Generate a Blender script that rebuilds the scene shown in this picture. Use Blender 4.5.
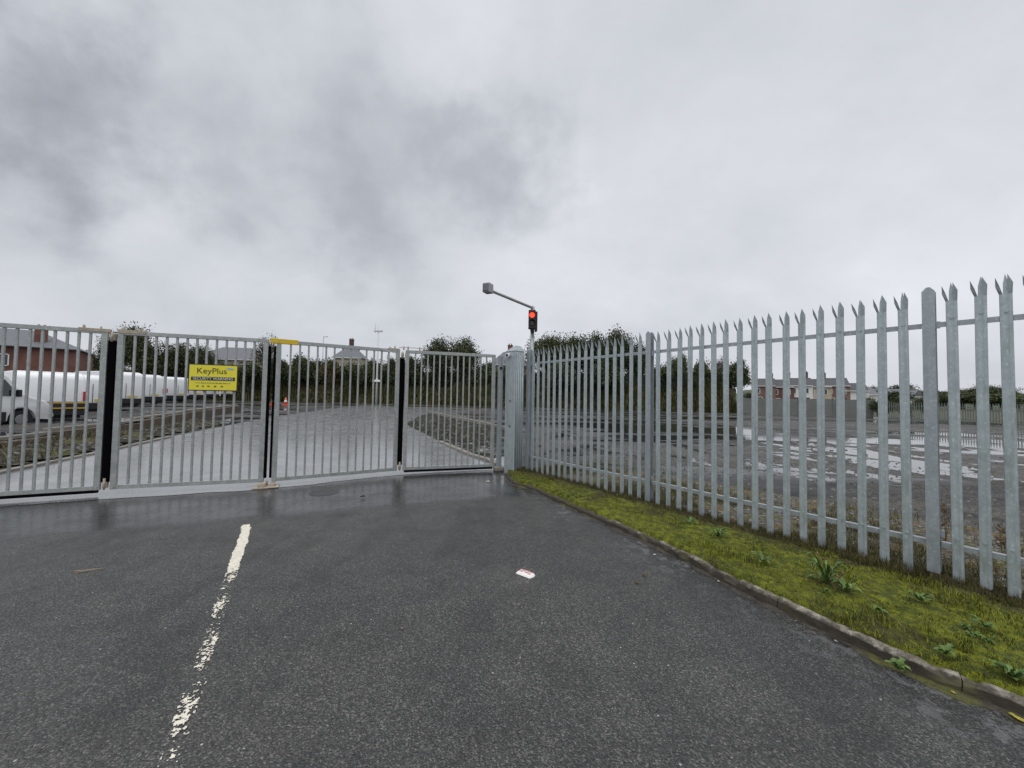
import bpy, bmesh, math, random
from mathutils import Vector, Matrix, noise
R = math.radians
random.seed(7)
S = bpy.context.scene
COL = S.collection
for o in list(bpy.data.objects):
    bpy.data.objects.remove(o)

# ------------------------------------------------------------------ camera
W_PX, H_PX, F_PX = 1024, 768, 383.0
PIT, ROL, CAM_H = R(2.0), R(1.0), 1.52
c_, s_ = math.cos(PIT), math.sin(PIT)
cr_, sr_ = math.cos(ROL), math.sin(ROL)
fwd = Vector((0, c_, s_)); upw = Vector((0, -s_, c_)); rgt = Vector((1, 0, 0))
img_r = rgt * cr_ + upw * sr_
img_u = -rgt * sr_ + upw * cr_
cam_d = bpy.data.cameras.new('camera')
cam = bpy.data.objects.new('camera', cam_d); COL.objects.link(cam)
m = Matrix((img_r, img_u, -fwd)).transposed().to_4x4()
m.translation = Vector((0, 0, CAM_H))
cam.matrix_world = m
cam_d.sensor_width = 36; cam_d.lens = F_PX / W_PX * 36
cam_d.clip_start = 0.05; cam_d.clip_end = 6000
S.camera = cam
S.render.resolution_x = 1024; S.render.resolution_y = 768

def ray(x, y):
    X, Y = x - 512, y - 384
    a = X * cr_ + Y * sr_; b = -X * sr_ + Y * cr_
    return (rgt * a + upw * (-b) + fwd * F_PX) / F_PX
def gp(x, y, z=0.0):
    """ground point seen at a pixel of the survey photograph"""
    v = ray(x, y); t = (z - CAM_H) / v.z
    return Vector((v.x * t, v.y * t, z))
def far(px, depth, z=0.0):
    v = ray(px, 397 + 0.0175 * (px - 512))
    return Vector((v.x / v.y * depth, depth, z))

# ------------------------------------------------------------------ world, sun, exposure
SUN_EL, SUN_AZ = 52, 200           # sun behind the clouds, behind the camera
w = bpy.data.worlds.new('World'); S.world = w; w.use_nodes = True
nt = w.node_tree; N = nt.nodes; L = nt.links; N.clear()
def wn(t, **k):
    n = N.new(t)
    for a, b in k.items(): setattr(n, a, b)
    return n
out = wn('ShaderNodeOutputWorld')
bg1 = wn('ShaderNodeBackground'); bg1.inputs[1].default_value = 0.05
bg2 = wn('ShaderNodeBackground'); bg2.inputs[1].default_value = 1.0
sky = wn('ShaderNodeTexSky', sky_type='NISHITA'); sky.sun_disc = False
sky.sun_elevation = R(SUN_EL); sky.sun_rotation = R(SUN_AZ); sky.dust_density = 3
L.new(sky.outputs[0], bg1.inputs[0])
tc = wn('ShaderNodeTexCoord'); sep = wn('ShaderNodeSeparateXYZ'); L.new(tc.outputs['Generated'], sep.inputs[0])
def wmath(op, a, b=None, clamp=False):
    n = wn('ShaderNodeMath', operation=op); n.use_clamp = clamp
    for i, v in enumerate((a, b)):
        if v is None: continue
        if isinstance(v, (int, float)): n.inputs[i].default_value = v
        else: L.new(v, n.inputs[i])
    return n.outputs[0]
zc = wmath('MAXIMUM', sep.outputs[2], 0.0)
zz = wmath('ADD', zc, 0.6)
px_ = wmath('DIVIDE', sep.outputs[0], zz); py_ = wmath('DIVIDE', sep.outputs[1], zz)
comb = wn('ShaderNodeCombineXYZ'); L.new(px_, comb.inputs[0]); L.new(py_, comb.inputs[1])
def wnoise(scale, detail, rough, dist=0.0, off=(0, 0, 0), sc=(1, 1, 1)):
    mp = wn('ShaderNodeMapping'); mp.inputs['Location'].default_value = off; mp.inputs['Scale'].default_value = sc
    L.new(comb.outputs[0], mp.inputs[0])
    n = wn('ShaderNodeTexNoise'); n.inputs['Scale'].default_value = scale; n.inputs['Detail'].default_value = detail
    n.inputs['Roughness'].default_value = rough; n.inputs['Distortion'].default_value = dist
    L.new(mp.outputs[0], n.inputs[0]); return n.outputs[0]
def blob(d, r0, r1):
    """soft patch of thicker cloud round a direction: 1 inside, 0 outside"""
    d = Vector(d).normalized()
    wob = wn('ShaderNodeTexNoise'); wob.inputs['Scale'].default_value = 4.0; wob.inputs['Detail'].default_value = 9
    wob.inputs['Roughness'].default_value = 0.55
    L.new(tc.outputs['Generated'], wob.inputs[0])
    sb = wn('ShaderNodeVectorMath', operation='SUBTRACT'); L.new(wob.outputs['Color'], sb.inputs[0]); sb.inputs[1].default_value = (.5, .5, .5)
    sc = wn('ShaderNodeVectorMath', operation='SCALE'); L.new(sb.outputs[0], sc.inputs[0]); sc.inputs['Scale'].default_value = 0.75
    ad = wn('ShaderNodeVectorMath', operation='ADD'); L.new(tc.outputs['Generated'], ad.inputs[0]); L.new(sc.outputs[0], ad.inputs[1])
    nm = wn('ShaderNodeVectorMath', operation='DISTANCE'); L.new(ad.outputs[0], nm.inputs[0]); nm.inputs[1].default_value = d
    mr = wn('ShaderNodeMapRange', interpolation_type='SMOOTHSTEP'); L.new(nm.outputs['Value'], mr.inputs[0])
    mr.inputs[1].default_value = r0; mr.inputs[2].default_value = r1; mr.inputs[3].default_value = 1; mr.inputs[4].default_value = 0
    return mr.outputs[0]
n1 = wnoise(1.15, 8, 0.50, 0.3, (3.1, 1.7, 0.0))
n2 = wnoise(3.6, 8, 0.58, 0.35, (7.2, 2.2, 1.0), (1, 1.5, 1))
mixn = wmath('ADD', wmath('MULTIPLY', n1, 0.72), wmath('MULTIPLY', n2, 0.28))
cl = wmath('ADD', wmath('MULTIPLY', wmath('SUBTRACT', mixn, 0.5), 0.72), 0.765)   # brightness of the deck
for d, amt, r0, r1 in ((ray(400, 155), 0.13, 0.02, 0.42), (ray(490, 175), 0.09, 0.0, 0.22), (ray(250, 120), 0.12, 0.02, 0.42), (ray(10, 80), 0.19, 0.02, 0.32),
                       (ray(0, 140), 0.04, 0.05, 0.3), (ray(520, 185), 0.06, 0.02, 0.22), (ray(330, 215), 0.05, 0.02, 0.25), (ray(150, 150), 0.09, 0.02, 0.28), (ray(60, 60), 0.06, 0.0, 0.22)):
    cl = wmath('SUBTRACT', cl, wmath('MULTIPLY', blob(d, r0, r1), amt))
for d, amt, r0, r1 in ((ray(190, 60), 0.05, 0.02, 0.28), (ray(760, 160), 0.06, 0.1, 0.7), (ray(190, 225), 0.09, 0.03, 0.22), (ray(100, 40), 0.06, 0.0, 0.2), (ray(430, 60), 0.04, 0.0, 0.25), (ray(585, 190), 0.05, 0, 0.12)):
    cl = wmath('ADD', cl, wmath('MULTIPLY', blob(d, r0, r1), amt))
# brighter overhead, as an overcast sky is
up_gain = wn('ShaderNodeMapRange', interpolation_type='SMOOTHSTEP'); L.new(sep.outputs[2], up_gain.inputs[0])
up_gain.inputs[1].default_value = 0.76; up_gain.inputs[2].default_value = 1.0; up_gain.inputs[3].default_value = 1.0; up_gain.inputs[4].default_value = 3.4
lum = wmath('MULTIPLY', cl, up_gain.outputs[0])
tint = wn('ShaderNodeVectorMath', operation='SCALE'); tint.inputs[0].default_value = (0.985, 0.98, 0.985)
L.new(lum, tint.inputs['Scale'])
cool = wn('ShaderNodeVectorMath', operation='ADD'); L.new(tint.outputs[0], cool.inputs[0]); cool.inputs[1].default_value = (-.064, -.036, .010)   # thick cloud is bluer
L.new(cool.outputs[0], bg2.inputs[0])
mx = wn('ShaderNodeMixShader'); mx.inputs[0].default_value = 0.94
L.new(bg1.outputs[0], mx.inputs[1]); L.new(bg2.outputs[0], mx.inputs[2]); L.new(mx.outputs[0], out.inputs[0])

sd = bpy.data.lights.new('sun', 'SUN'); sd.energy = 0.7; sd.angle = R(40); sd.color = (1.0, 0.97, 0.93)
sun = bpy.data.objects.new('sun', sd); COL.objects.link(sun)
sdir = Vector((math.sin(R(SUN_AZ)) * math.cos(R(SUN_EL)), math.cos(R(SUN_AZ)) * math.cos(R(SUN_EL)), math.sin(R(SUN_EL))))
sun.rotation_euler = sdir.to_track_quat('Z', 'Y').to_euler()
S.view_settings.view_transform = 'Standard'; S.view_settings.look = 'None'
S.view_settings.exposure = 0.0; S.view_settings.gamma = 1.0; S.view_settings.use_curve_mapping = False

# ------------------------------------------------------------------ helpers
def obj(name, me, mat=None, parent=None):
    if isinstance(me, bmesh.types.BMesh):
        bm = me; me = bpy.data.meshes.new(name); bm.to_mesh(me); bm.free()
    o = bpy.data.objects.new(name, me)
    if mat is not None and not me.materials:
        for x in (mat if isinstance(mat, (list, tuple)) else [mat]): me.materials.append(x)
    COL.objects.link(o)
    if parent: o.parent = parent
    return o
def thing(name, label, cat, loc=(0, 0, 0), rz=0, group=None):
    o = bpy.data.objects.new(name, None); COL.objects.link(o)
    o.location = loc; o.rotation_euler = (0, 0, rz); o.empty_display_size = .1
    o['label'] = label; o['category'] = cat
    if group: o['group'] = group
    return o
def tag(o, label, cat, group=None):
    o['label'] = label; o['category'] = cat
    if group: o['group'] = group
    return o
def struct(name, bm, mat):
    o = obj(name, bm, mat); o['kind'] = 'structure'; return o
def stuff(name, bm, mat, label, cat):
    o = obj(name, bm, mat); o['kind'] = 'stuff'; o['label'] = label; o['category'] = cat; return o
def dup(root, loc, rz, label, scale=None, group=None):
    r = root.copy(); COL.objects.link(r); r.location = loc; r.rotation_euler = (0, 0, rz); r['label'] = label
    if group: r['group'] = group
    if scale: r.scale = scale
    for ch in list(root.children):
        c = ch.copy(); COL.objects.link(c); c.parent = r
        for g in ch.children:
            d = g.copy(); COL.objects.link(d); d.parent = c
    return r
def BM(): return bmesh.new()
def box(bm, cx, cy, cz, sx, sy, sz, M=None, mi=0, bev=0.0):
    mat = Matrix.Translation((cx, cy, cz)) @ Matrix.Diagonal((sx, sy, sz, 1))
    if M is not None: mat = M @ mat
    r = bmesh.ops.create_cube(bm, size=1, matrix=mat)
    fs = set(f for v in r['verts'] for f in v.link_faces)
    for f in fs: f.material_index = mi
    if bev > 0:
        es = list(set(e for v in r['verts'] for e in v.link_edges))
        bmesh.ops.bevel(bm, geom=es, offset=bev, segments=2, affect='EDGES', profile=.5)
    return fs
def cyl(bm, p0, p1, r0, r1=None, seg=12, mi=0, cap=True):
    p0 = Vector(p0); p1 = Vector(p1); r1 = r0 if r1 is None else r1
    d = p1 - p0; q = d.to_track_quat('Z', 'Y').to_matrix().to_4x4(); q.translation = (p0 + p1) / 2
    r = bmesh.ops.create_cone(bm, cap_ends=cap, cap_tris=False, segments=seg, radius1=r0, radius2=r1, depth=d.length, matrix=q)
    for f in set(f for v in r['verts'] for f in v.link_faces):
        f.material_index = mi; f.smooth = len(f.verts) == 4
def poly(bm, pts, mi=0):
    f = bm.faces.new([bm.verts.new(p) for p in pts]); f.material_index = mi; return f
def prism(bm, pts, off, mi=0):
    """closed slab: polygon pts pushed along the vector off"""
    off = Vector(off); a = [bm.verts.new(Vector(p)) for p in pts]; b = [bm.verts.new(Vector(p) + off) for p in pts]
    fs = [bm.faces.new(a[::-1]), bm.faces.new(b)]
    n = len(a)
    for i in range(n): fs.append(bm.faces.new((a[i], a[(i + 1) % n], b[(i + 1) % n], b[i])))
    for f in fs: f.material_index = mi
    bmesh.ops.recalc_face_normals(bm, faces=fs)
    return fs

# ---- node materials
class MT:
    def __init__(s, name):
        s.m = bpy.data.materials.new(name); s.m.use_nodes = True
        s.nt = s.m.node_tree; s.N = s.nt.nodes; s.L = s.nt.links
        s.b = s.N['Principled BSDF']
        s.tc = s.N.new('ShaderNodeTexCoord'); s.geo = s.N.new('ShaderNodeNewGeometry')
        s.wp = s.geo.outputs['Position']; s.ob = s.tc.outputs['Object']
    def put(s, sock, v):
        if isinstance(v, bpy.types.NodeSocket): s.L.new(v, sock)
        elif isinstance(v, (tuple, list)) and sock.type == 'RGBA': sock.default_value = (*v[:3], 1)
        else: sock.default_value = v
    def math(s, op, a, b=0.0, c=None, clamp=False):
        n = s.N.new('ShaderNodeMath'); n.operation = op; n.use_clamp = clamp
        s.put(n.inputs[0], a); s.put(n.inputs[1], b)
        if c is not None: s.put(n.inputs[2], c)
        return n.outputs[0]
    def map(s, v, loc=(0, 0, 0), rot=(0, 0, 0), sc=(1, 1, 1)):
        n = s.N.new('ShaderNodeMapping'); s.L.new(v, n.inputs[0])
        n.inputs[1].default_value = loc; n.inputs[2].default_value = rot; n.inputs[3].default_value = sc; return n.outputs[0]
    def noise(s, v, scale, detail=4, rough=.55, dist=0, col=False):
        n = s.N.new('ShaderNodeTexNoise'); s.L.new(v, n.inputs[0]); n.inputs['Scale'].default_value = scale
        n.inputs['Detail'].default_value = detail; n.inputs['Roughness'].default_value = rough; n.inputs['Distortion'].default_value = dist
        return n.outputs['Color' if col else 0]
    def vor(s, v, scale, out='Distance', feature='F1', rand=1.0):
        n = s.N.new('ShaderNodeTexVoronoi'); n.feature = feature; s.L.new(v, n.inputs['Vector']); n.inputs['Scale'].default_value = scale
        n.inputs['Randomness'].default_value = rand
        return n.outputs[out]
    def ss(s, v, a, b, lo=0.0, hi=1.0):
        n = s.N.new('ShaderNodeMapRange'); n.interpolation_type = 'SMOOTHSTEP'; s.put(n.inputs[0], v)
        for i, x in enumerate((a, b, lo, hi)): s.put(n.inputs[i + 1], x)
        return n.outputs[0]
    def mix(s, f, a, b, blend='MIX'):
        n = s.N.new('ShaderNodeMix'); n.data_type = 'RGBA'; n.blend_type = blend
        s.put(n.inputs['Factor'], f); s.put(n.inputs[6], a); s.put(n.inputs[7], b); return n.outputs[2]
    def ramp(s, v, stops):
        n = s.N.new('ShaderNodeValToRGB'); s.L.new(v, n.inputs[0]); e = n.color_ramp.elements
        while len(e) < len(stops): e.new(.5)
        for i, (p, c) in enumerate(stops): e[i].position = p; e[i].color = (*c, 1)
        return n.outputs[0]
    def bump(s, h, strength=.3, dist=.01, prev=None):
        n = s.N.new('ShaderNodeBump'); s.put(n.inputs['Height'], h); s.put(n.inputs['Strength'], strength); n.inputs['Distance'].default_value = dist
        if prev is not None: s.L.new(prev, n.inputs['Normal'])
        return n.outputs[0]
    def sepx(s, v):
        n = s.N.new('ShaderNodeSeparateXYZ'); s.L.new(v, n.inputs[0]); return n.outputs
    def fin(s, col=None, rough=None, nrm=None, metal=None, spec=None, coat=None, coatr=None, emit=None, es=None):
        I = s.b.inputs
        for k, v in (('Base Color', col), ('Roughness', rough), ('Normal', nrm), ('Metallic', metal), ('Specular IOR Level', spec),
                     ('Coat Weight', coat), ('Coat Roughness', coatr), ('Emission Color', emit), ('Emission Strength', es)):
            if v is not None: s.put(I[k], v)
        return s.m
def plain(name, col, rough=.5, metal=0.0, var=.12, scale=6, spec=.5, bump=0.0):
    t = MT(name); n = t.noise(t.ob, scale, 5, .6)
    c = t.mix(n, tuple(x * (1 - var) for x in col), tuple(min(1, x * (1 + var)) for x in col))
    nr = t.bump(t.noise(t.ob, scale * 12, 3), .3, bump) if bump else None
    return t.fin(c, rough, nr, metal, spec)

# asphalt of the entrance, wetter near the gate
def m_asphalt():
    t = MT('wet_asphalt'); P = t.wp
    sx = t.sepx(P)
    # wet band along the gate: distance measured across the gate line
    big = t.noise(P, .55, 4, .5); med = t.noise(P, 2.6, 5, .6); fine = t.noise(P, 60, 4, .7)
    g = t.math('ADD', t.math('MULTIPLY', sx[0], -0.36), t.math('MULTIPLY', sx[1], 0.93))   # ~ depth across gate
    gw = t.math('ADD', g, t.math('MULTIPLY', t.math('SUBTRACT', med, .5), .55))
    wet = t.ss(gw, 5.36, 5.62)
    stones = t.vor(P, 140, 'Color'); sr = t.sepx(stones)[0]
    sd_ = t.vor(P, 140, 'Distance')
    base = t.ramp(sr, [(0, (.015, .0146, .014)), (.42, (.033, .0323, .031)), (.72, (.054, .0535, .051)), (.9, (.088, .087, .081)), (1.0, (.17, .167, .155))])
    grit = t.vor(P, 240, 'Color'); gr = t.sepx(grit)[1]
    base = t.mix(t.math('MULTIPLY', t.ss(gr, .90, .99), .5), base, (.19, .185, .175))
    base = t.mix(t.ss(med, .35, .7), base, t.mix(1.0, base, (.70, .70, .71), 'MULTIPLY'))
    base = t.mix(t.ss(big, .4, .65), base, t.mix(1.0, base, (1.18, 1.17, 1.15), 'MULTIPLY'))
    ck_ = t.vor(t.map(P, (3, 2, 0)), 26, 'Color'); cd_ = t.vor(t.map(P, (3, 2, 0)), 26, 'Distance')
    chip = t.math('MULTIPLY', t.ss(t.sepx(ck_)[0], .955, .96), t.ss(cd_, .16, .10)); base = t.mix(chip, base, (.42, .41, .38))
    chip2 = t.math('MULTIPLY', t.ss(t.sepx(ck_)[1], .93, .935), t.ss(cd_, .22, .15)); base = t.mix(chip2, base, (.012, .012, .011))
    # wetter ground is darker
    base = t.mix(wet, base, t.mix(1.0, base, (.52, .54, .56), 'MULTIPLY'))
    oil = t.math('MULTIPLY', t.ss(t.noise(t.map(P, (11, 3, 0)), 1.3, 6, .65, .6), .60, .68), .55)
    base = t.mix(oil, base, t.mix(1.0, base, (.55, .54, .54), 'MULTIPLY'))
    ptc = t.ss(t.sepx(t.vor(t.map(P, (.7, .2, 0), (0, 0, R(24)), (1, .8, 1)), .42, 'Color'))[2], .60, .62)      # old resurfaced patches
    base = t.mix(t.math('MULTIPLY', ptc, .5), base, t.mix(1.0, base, (.80, .80, .82), 'MULTIPLY'))
    trk = t.ss(t.noise(t.map(P, rot=(0, 0, R(28)), sc=(1.6, .16, 1)), 1.0, 4, .55), .50, .62)      # tyre polished runs
    base = t.mix(t.math('MULTIPLY', trk, .6), base, t.mix(1.0, base, (.66, .67, .69), 'MULTIPLY'))
    # patched smoother bitumen next to the kerb, with cementy smears
    kd = t.math('ADD', t.math('MULTIPLY', sx[0], .92), t.math('MULTIPLY', sx[1], .40))
    kw = t.math('ADD', kd, t.math('MULTIPLY', t.math('SUBTRACT', big, .5), .9))
    gut = t.ss(kw, 2.35, 3.0)
    sm = t.math('MULTIPLY', t.ss(t.noise(P, 9, 7, .72, .5), .50, .60), t.ss(t.noise(P, 1.7, 3, .5), .40, .52))
    base = t.mix(t.math('MULTIPLY', gut, .75), base, t.mix(1.0, base, (.78, .79, .82), 'MULTIPLY'))
    base = t.mix(t.math('MULTIPLY', t.math('MULTIPLY', gut, sm), .75), base, (.15, .152, .155))
    # fine hair cracks
    cr = t.vor(t.map(P, (2, 1, 0)), .55, 'Distance', 'DISTANCE_TO_EDGE')
    rough = t.math('ADD', t.ss(med, .3, .75, .27, .50), t.math('MULTIPLY', wet, -.10))
    rough = t.math('MAXIMUM', rough, .2)
    h = t.math('ADD', t.math('MULTIPLY', t.math('SUBTRACT', 1, sd_), 1.0), t.math('MULTIPLY', fine, .8))
    st = t.math('SUBTRACT', .62, t.math('ADD', t.math('MULTIPLY', wet, .46), t.math('MULTIPLY', gut, .22)), clamp=True)
    n = t.bump(h, st, .006)
    n = t.bump(t.noise(P, 9, 3), .12, .02, n)
    return t.fin(base, rough, n, spec=.5, coat=t.math('MULTIPLY', wet, .22), coatr=.16)
def m_yard():
    t = MT('yard_tarmac'); P = t.wp; sx = t.sepx(P)
    st = t.map(P, rot=(0, 0, R(-16)), sc=(.35, 1.0, 1))
    big = t.noise(st, .16, 5, .55, .2); med = t.noise(st, .9, 5, .6); fine = t.noise(P, 40, 3, .7)
    gv = t.vor(P, 45, 'Color'); g = t.sepx(gv)[0]
    col = t.ramp(g, [(0, (.035, .034, .031)), (.6, (.070, .067, .062)), (1, (.19, .18, .165))])
    col = t.mix(t.math('MULTIPLY', t.ss(big, .42, .54), .85), col, (.022, .022, .023))
    col = t.mix(t.math('MULTIPLY', t.ss(med, .55, .7), .5), col, (.12, .105, .085))
    pud = t.ss(t.math('ADD', t.math('MULTIPLY', big, .6), t.math('MULTIPLY', t.noise(st, .42, 3, .5, .3), .4)), .505, .53)
    near = t.ss(sx[1], 6.5, 9.5)
    hollow = None                                # hollows of the yard where the rain gathers
    for cx_, cy_, kx_, ky_ in ((10.2, 11.0, .36, .22), (20.5, 15.2, .10, .28), (11.5, 7.6, .45, .8)):
        hx = t.math('MULTIPLY', t.math('SUBTRACT', sx[0], cx_), kx_); hy = t.math('MULTIPLY', t.math('SUBTRACT', sx[1], cy_), ky_)
        hd = t.math('SQRT', t.math('ADD', t.math('MULTIPLY', hx, hx), t.math('MULTIPLY', hy, hy)))
        h1 = t.ss(hd, .1, 1.1, .17, 0); hollow = h1 if hollow is None else t.math('MAXIMUM', hollow, h1)
    pn = t.math('ADD', t.noise(t.map(P, (4, 9, 0), (0, 0, R(20)), (1.0, .55, 1)), .8, 5, .6, .3), hollow)
    ed = t.math('MULTIPLY', t.math('SUBTRACT', t.noise(t.map(P, sc=(.6, 1.3, 1)), 2.2, 7, .75), .5), .30)
    pn = t.math('ADD', pn, ed)
    pud = t.math('MAXIMUM', t.math('MULTIPLY', pud, near), t.math('MULTIPLY', t.ss(pn, .575, .60), t.ss(sx[1], 6.0, 8.0)))
    col = t.mix(t.ss(pn, .50, .59), col, t.mix(1.0, col, (.5, .5, .5), 'MULTIPLY'))
    col = t.mix(pud, col, (.03, .031, .033))
    rough = t.mix(pud, t.ss(med, .3, .7, .50, .85), (.05, .05, .05))
    bs = t.math('MULTIPLY', t.math('SUBTRACT', 1, pud), .6)
    n = t.bump(t.math('ADD', fine, t.math('MULTIPLY', med, 2)), bs, .03)
    return t.fin(col, rough, n, spec=t.mix(pud, (.25, .25, .25), (.6, .6, .6)))
def m_concrete_road():
    t = MT('wet_concrete_road'); P = t.wp
    big = t.noise(P, .25, 5, .6); med = t.noise(P, 1.6, 5, .65); fine = t.noise(P, 50, 4, .7)
    col = t.ramp(fine, [(.25, (.15, .152, .155)), (.75, (.235, .238, .242))])
    col = t.mix(t.ss(big, .45, .65), col, t.mix(1.0, col, (.74, .75, .77), 'MULTIPLY'))
    col = t.mix(t.math('MULTIPLY', t.ss(med, .58, .72), .4), col, (.12, .118, .115))
    rough = t.ss(med, .3, .7, .16, .36)
    n = t.bump(t.math('ADD', t.math('MULTIPLY', fine, .5), t.math('MULTIPLY', med, 1.5)), .05, .006)
    return t.fin(col, rough, n, spec=.55, coat=.35, coatr=.1)
def m_threshold():
    t = MT('threshold_concrete'); P = t.wp
    med = t.noise(P, 3, 5, .65); fine = t.noise(P, 60, 4, .7)
    col = t.ramp(med, [(.3, (.09, .092, .097)), (.55, (.17, .173, .18)), (.8, (.28, .28, .28))])
    n = t.bump(t.math('ADD', fine, med), .2, .005)
    return t.fin(col, t.ss(med, .3, .7, .08, .32), n, coat=.5, coatr=.08)
def m_rubble():
    t = MT('rubble_soil'); P = t.wp
    v = t.vor(P, 14, 'Color'); g = t.sepx(v)[0]; d = t.vor(P, 14, 'Distance')
    col = t.ramp(g, [(0, (.012, .010, .008)), (.5, (.032, .027, .020)), (.85, (.06, .053, .042)), (1, (.22, .21, .19))])
    gm = t.noise(P, 1.1, 5, .65); col = t.mix(t.ss(gm, .52, .62), col, (.07, .085, .02))
    bm_ = t.noise(t.map(P, (5, 5, 0)), .8, 5, .6); col = t.mix(t.math('MULTIPLY', t.ss(bm_, .55, .65), .6), col, (.10, .075, .035))
    n = t.bump(t.math('ADD', t.math('SUBTRACT', 1, d), t.noise(P, 30, 4)), .8, .03)
    return t.fin(col, .85, n, spec=.15)
def m_moss():
    t = MT('mossy_turf'); P = t.wp
    a = t.noise(P, 2.2, 6, .65); b = t.noise(P, 14, 5, .7); f = t.noise(P, 90, 3, .7)
    col = t.ramp(b, [(.25, (.025, .033, .005)), (.45, (.08, .096, .007)), (.65, (.22, .235, .010)), (.9, (.30, .29, .02))])
    sx = t.sepx(P)
    # nearer the fence the turf is brown thatch
    fd = t.math('ADD', t.math('MULTIPLY', sx[0], .804), t.math('MULTIPLY', sx[1], .595))
    k = t.ss(t.math('ADD', fd, t.math('MULTIPLY', t.math('SUBTRACT', a, .5), .8)), 4.2, 4.8)
    col = t.mix(k, col, t.ramp(b, [(.3, (.022, .018, .007)), (.7, (.07, .06, .016))]))
    col = t.mix(t.math('MULTIPLY', t.ss(a, .52, .64), .75), col, (.04, .034, .012))
    n = t.bump(t.math('ADD', t.math('MULTIPLY', b, 2), f), .9, .02)
    return t.fin(col, .75, n, spec=.3)
def m_leaf(name, stops, scale=1.2, rough=.6, trans=.0):
    t = MT(name)
    oi = t.N.new('ShaderNodeObjectInfo')
    n = t.noise(t.ob, scale, 4, .6)
    rnd = t.N.new('ShaderNodeNewGeometry')
    v = t.math('ADD', t.math('MULTIPLY', n, .55), t.math('MULTIPLY', rnd.outputs['Random Per Island'], .45))
    v = t.math('ADD', v, t.math('MULTIPLY', t.math('SUBTRACT', oi.outputs['Random'], .5), .14))
    return t.fin(t.ramp(v, stops), rough, spec=.3)
def m_galv(name, c0, c1, spangle=26, metal=.45, rough=.42, local=True):
    t = MT(name); P = t.wp
    v = t.vor(P, spangle, 'Color'); g = t.sepx(v)[0]
    n = t.noise(P, 9, 6, .7); s = t.noise(t.map(P, sc=(22, 22, 1.6)), 1.0, 5, .65)
    f = t.math('ADD', t.math('MULTIPLY', g, .12), t.math('ADD', t.math('MULTIPLY', n, .58), t.math('MULTIPLY', s, .3)))
    col = t.ramp(f, [(.3, c0), (.7, c1)])
    sp = t.ss(t.noise(t.map(P, sc=(1, 1, .6)), 55, 4, .7), .56, .66); col = t.mix(t.math('MULTIPLY', sp, .38), col, tuple(min(1, x * 1.6) for x in c1))
    gr = t.ss(t.noise(t.map(P, (3, 3, 3), sc=(10, 10, 2)), 1, 5, .6), .58, .7)
    col = t.mix(t.math('MULTIPLY', gr, .35), col, (.16, .18, .14))
    return t.fin(col, t.ss(n, .3, .7, rough - .08, rough + .14), t.bump(n, .1, .003), metal)
def m_brick(name, c1, c2, mortar):
    t = MT(name); b = t.N.new('ShaderNodeTexBrick'); u = t.tc.outputs['Object']
    sx = t.sepx(u); cb = t.N.new('ShaderNodeCombineXYZ')
    t.L.new(t.math('ADD', sx[0], sx[1]), cb.inputs[0]); t.L.new(sx[2], cb.inputs[1])
    t.L.new(cb.outputs[0], b.inputs[0]); b.inputs['Scale'].default_value = 4
    t.put(b.inputs['Color1'], c1); t.put(b.inputs['Color2'], c2); t.put(b.inputs['Mortar'], mortar)
    n = t.noise(u, .8, 5, .6); col = t.mix(t.ss(n, .4, .7), b.outputs[0], t.mix(1.0, b.outputs[0], (.7, .68, .66), 'MULTIPLY'))
    return t.fin(col, .85)

def m_fsoil():
    t = MT('stony_soil'); P = t.wp
    v = t.vor(P, 38, 'Color'); g = t.sepx(v)[0]; d = t.vor(P, 38, 'Distance')
    col = t.ramp(g, [(0, (.035, .031, .026)), (.5, (.075, .068, .058)), (.85, (.13, .12, .105)), (1, (.34, .33, .30))])
    gm = t.noise(P, 1.9, 6, .7); col = t.mix(t.math('MULTIPLY', t.ss(t.noise(P, 4.5, 7, .75), .50, .60), .8), col, (.10, .10, .016))
    b_ = t.noise(t.map(P, (5, 5, 0)), 2.6, 6, .7); col = t.mix(t.math('MULTIPLY', t.ss(b_, .52, .60), .6), col, (.16, .105, .045))
    n = t.bump(t.math('ADD', t.math('SUBTRACT', 1, d), t.noise(P, 60, 4)), .8, .015)
    return t.fin(col, .8, n, spec=.2)
M = {}
M['fsoil'] = m_fsoil()
M['gravel'] = m_leaf('gravel_stones', [(.2, (.03, .029, .026)), (.5, (.09, .085, .078)), (.8, (.22, .21, .19))], 5, .7)
M['asphalt'] = m_asphalt(); M['yard'] = m_yard(); M['conc_road'] = m_concrete_road(); M['threshold'] = m_threshold()
M['rubble'] = m_rubble(); M['moss'] = m_moss()
M['pale'] = m_galv('galvanised_pale', (.33, .385, .40), (.50, .56, .58), 40)
M['post'] = m_galv('galvanised_post', (.30, .34, .365), (.43, .47, .50), 55)
M['rail'] = m_galv('galvanised_rail', (.25, .28, .30), (.42, .45, .47), 18)
M['gate'] = m_galv('gate_galvanised', (.28, .302, .295), (.47, .495, .485), 34)
M['cab'] = m_galv('cabinet_sheet', (.33, .38, .40), (.46, .51, .53), 12, .3, .45)
M['rubber'] = plain('rubber_and_shade_black', (.003, .003, .0035), .9, spec=.04)
M['black'] = plain('black_plastic', (.012, .012, .014), .45)
M['yellow'] = plain('yellow_paint', (.72, .50, .02), .5, scale=20)
M['white'] = plain('white_paint', (.80, .80, .79), .35, var=.04)
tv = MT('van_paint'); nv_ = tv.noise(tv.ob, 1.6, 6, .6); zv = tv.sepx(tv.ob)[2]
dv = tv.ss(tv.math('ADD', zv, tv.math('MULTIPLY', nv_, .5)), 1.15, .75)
M['vanp'] = tv.fin(tv.mix(tv.math('MULTIPLY', dv, .45), (.78, .79, .80), (.36, .34, .31)), .28, coat=.4)
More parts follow.
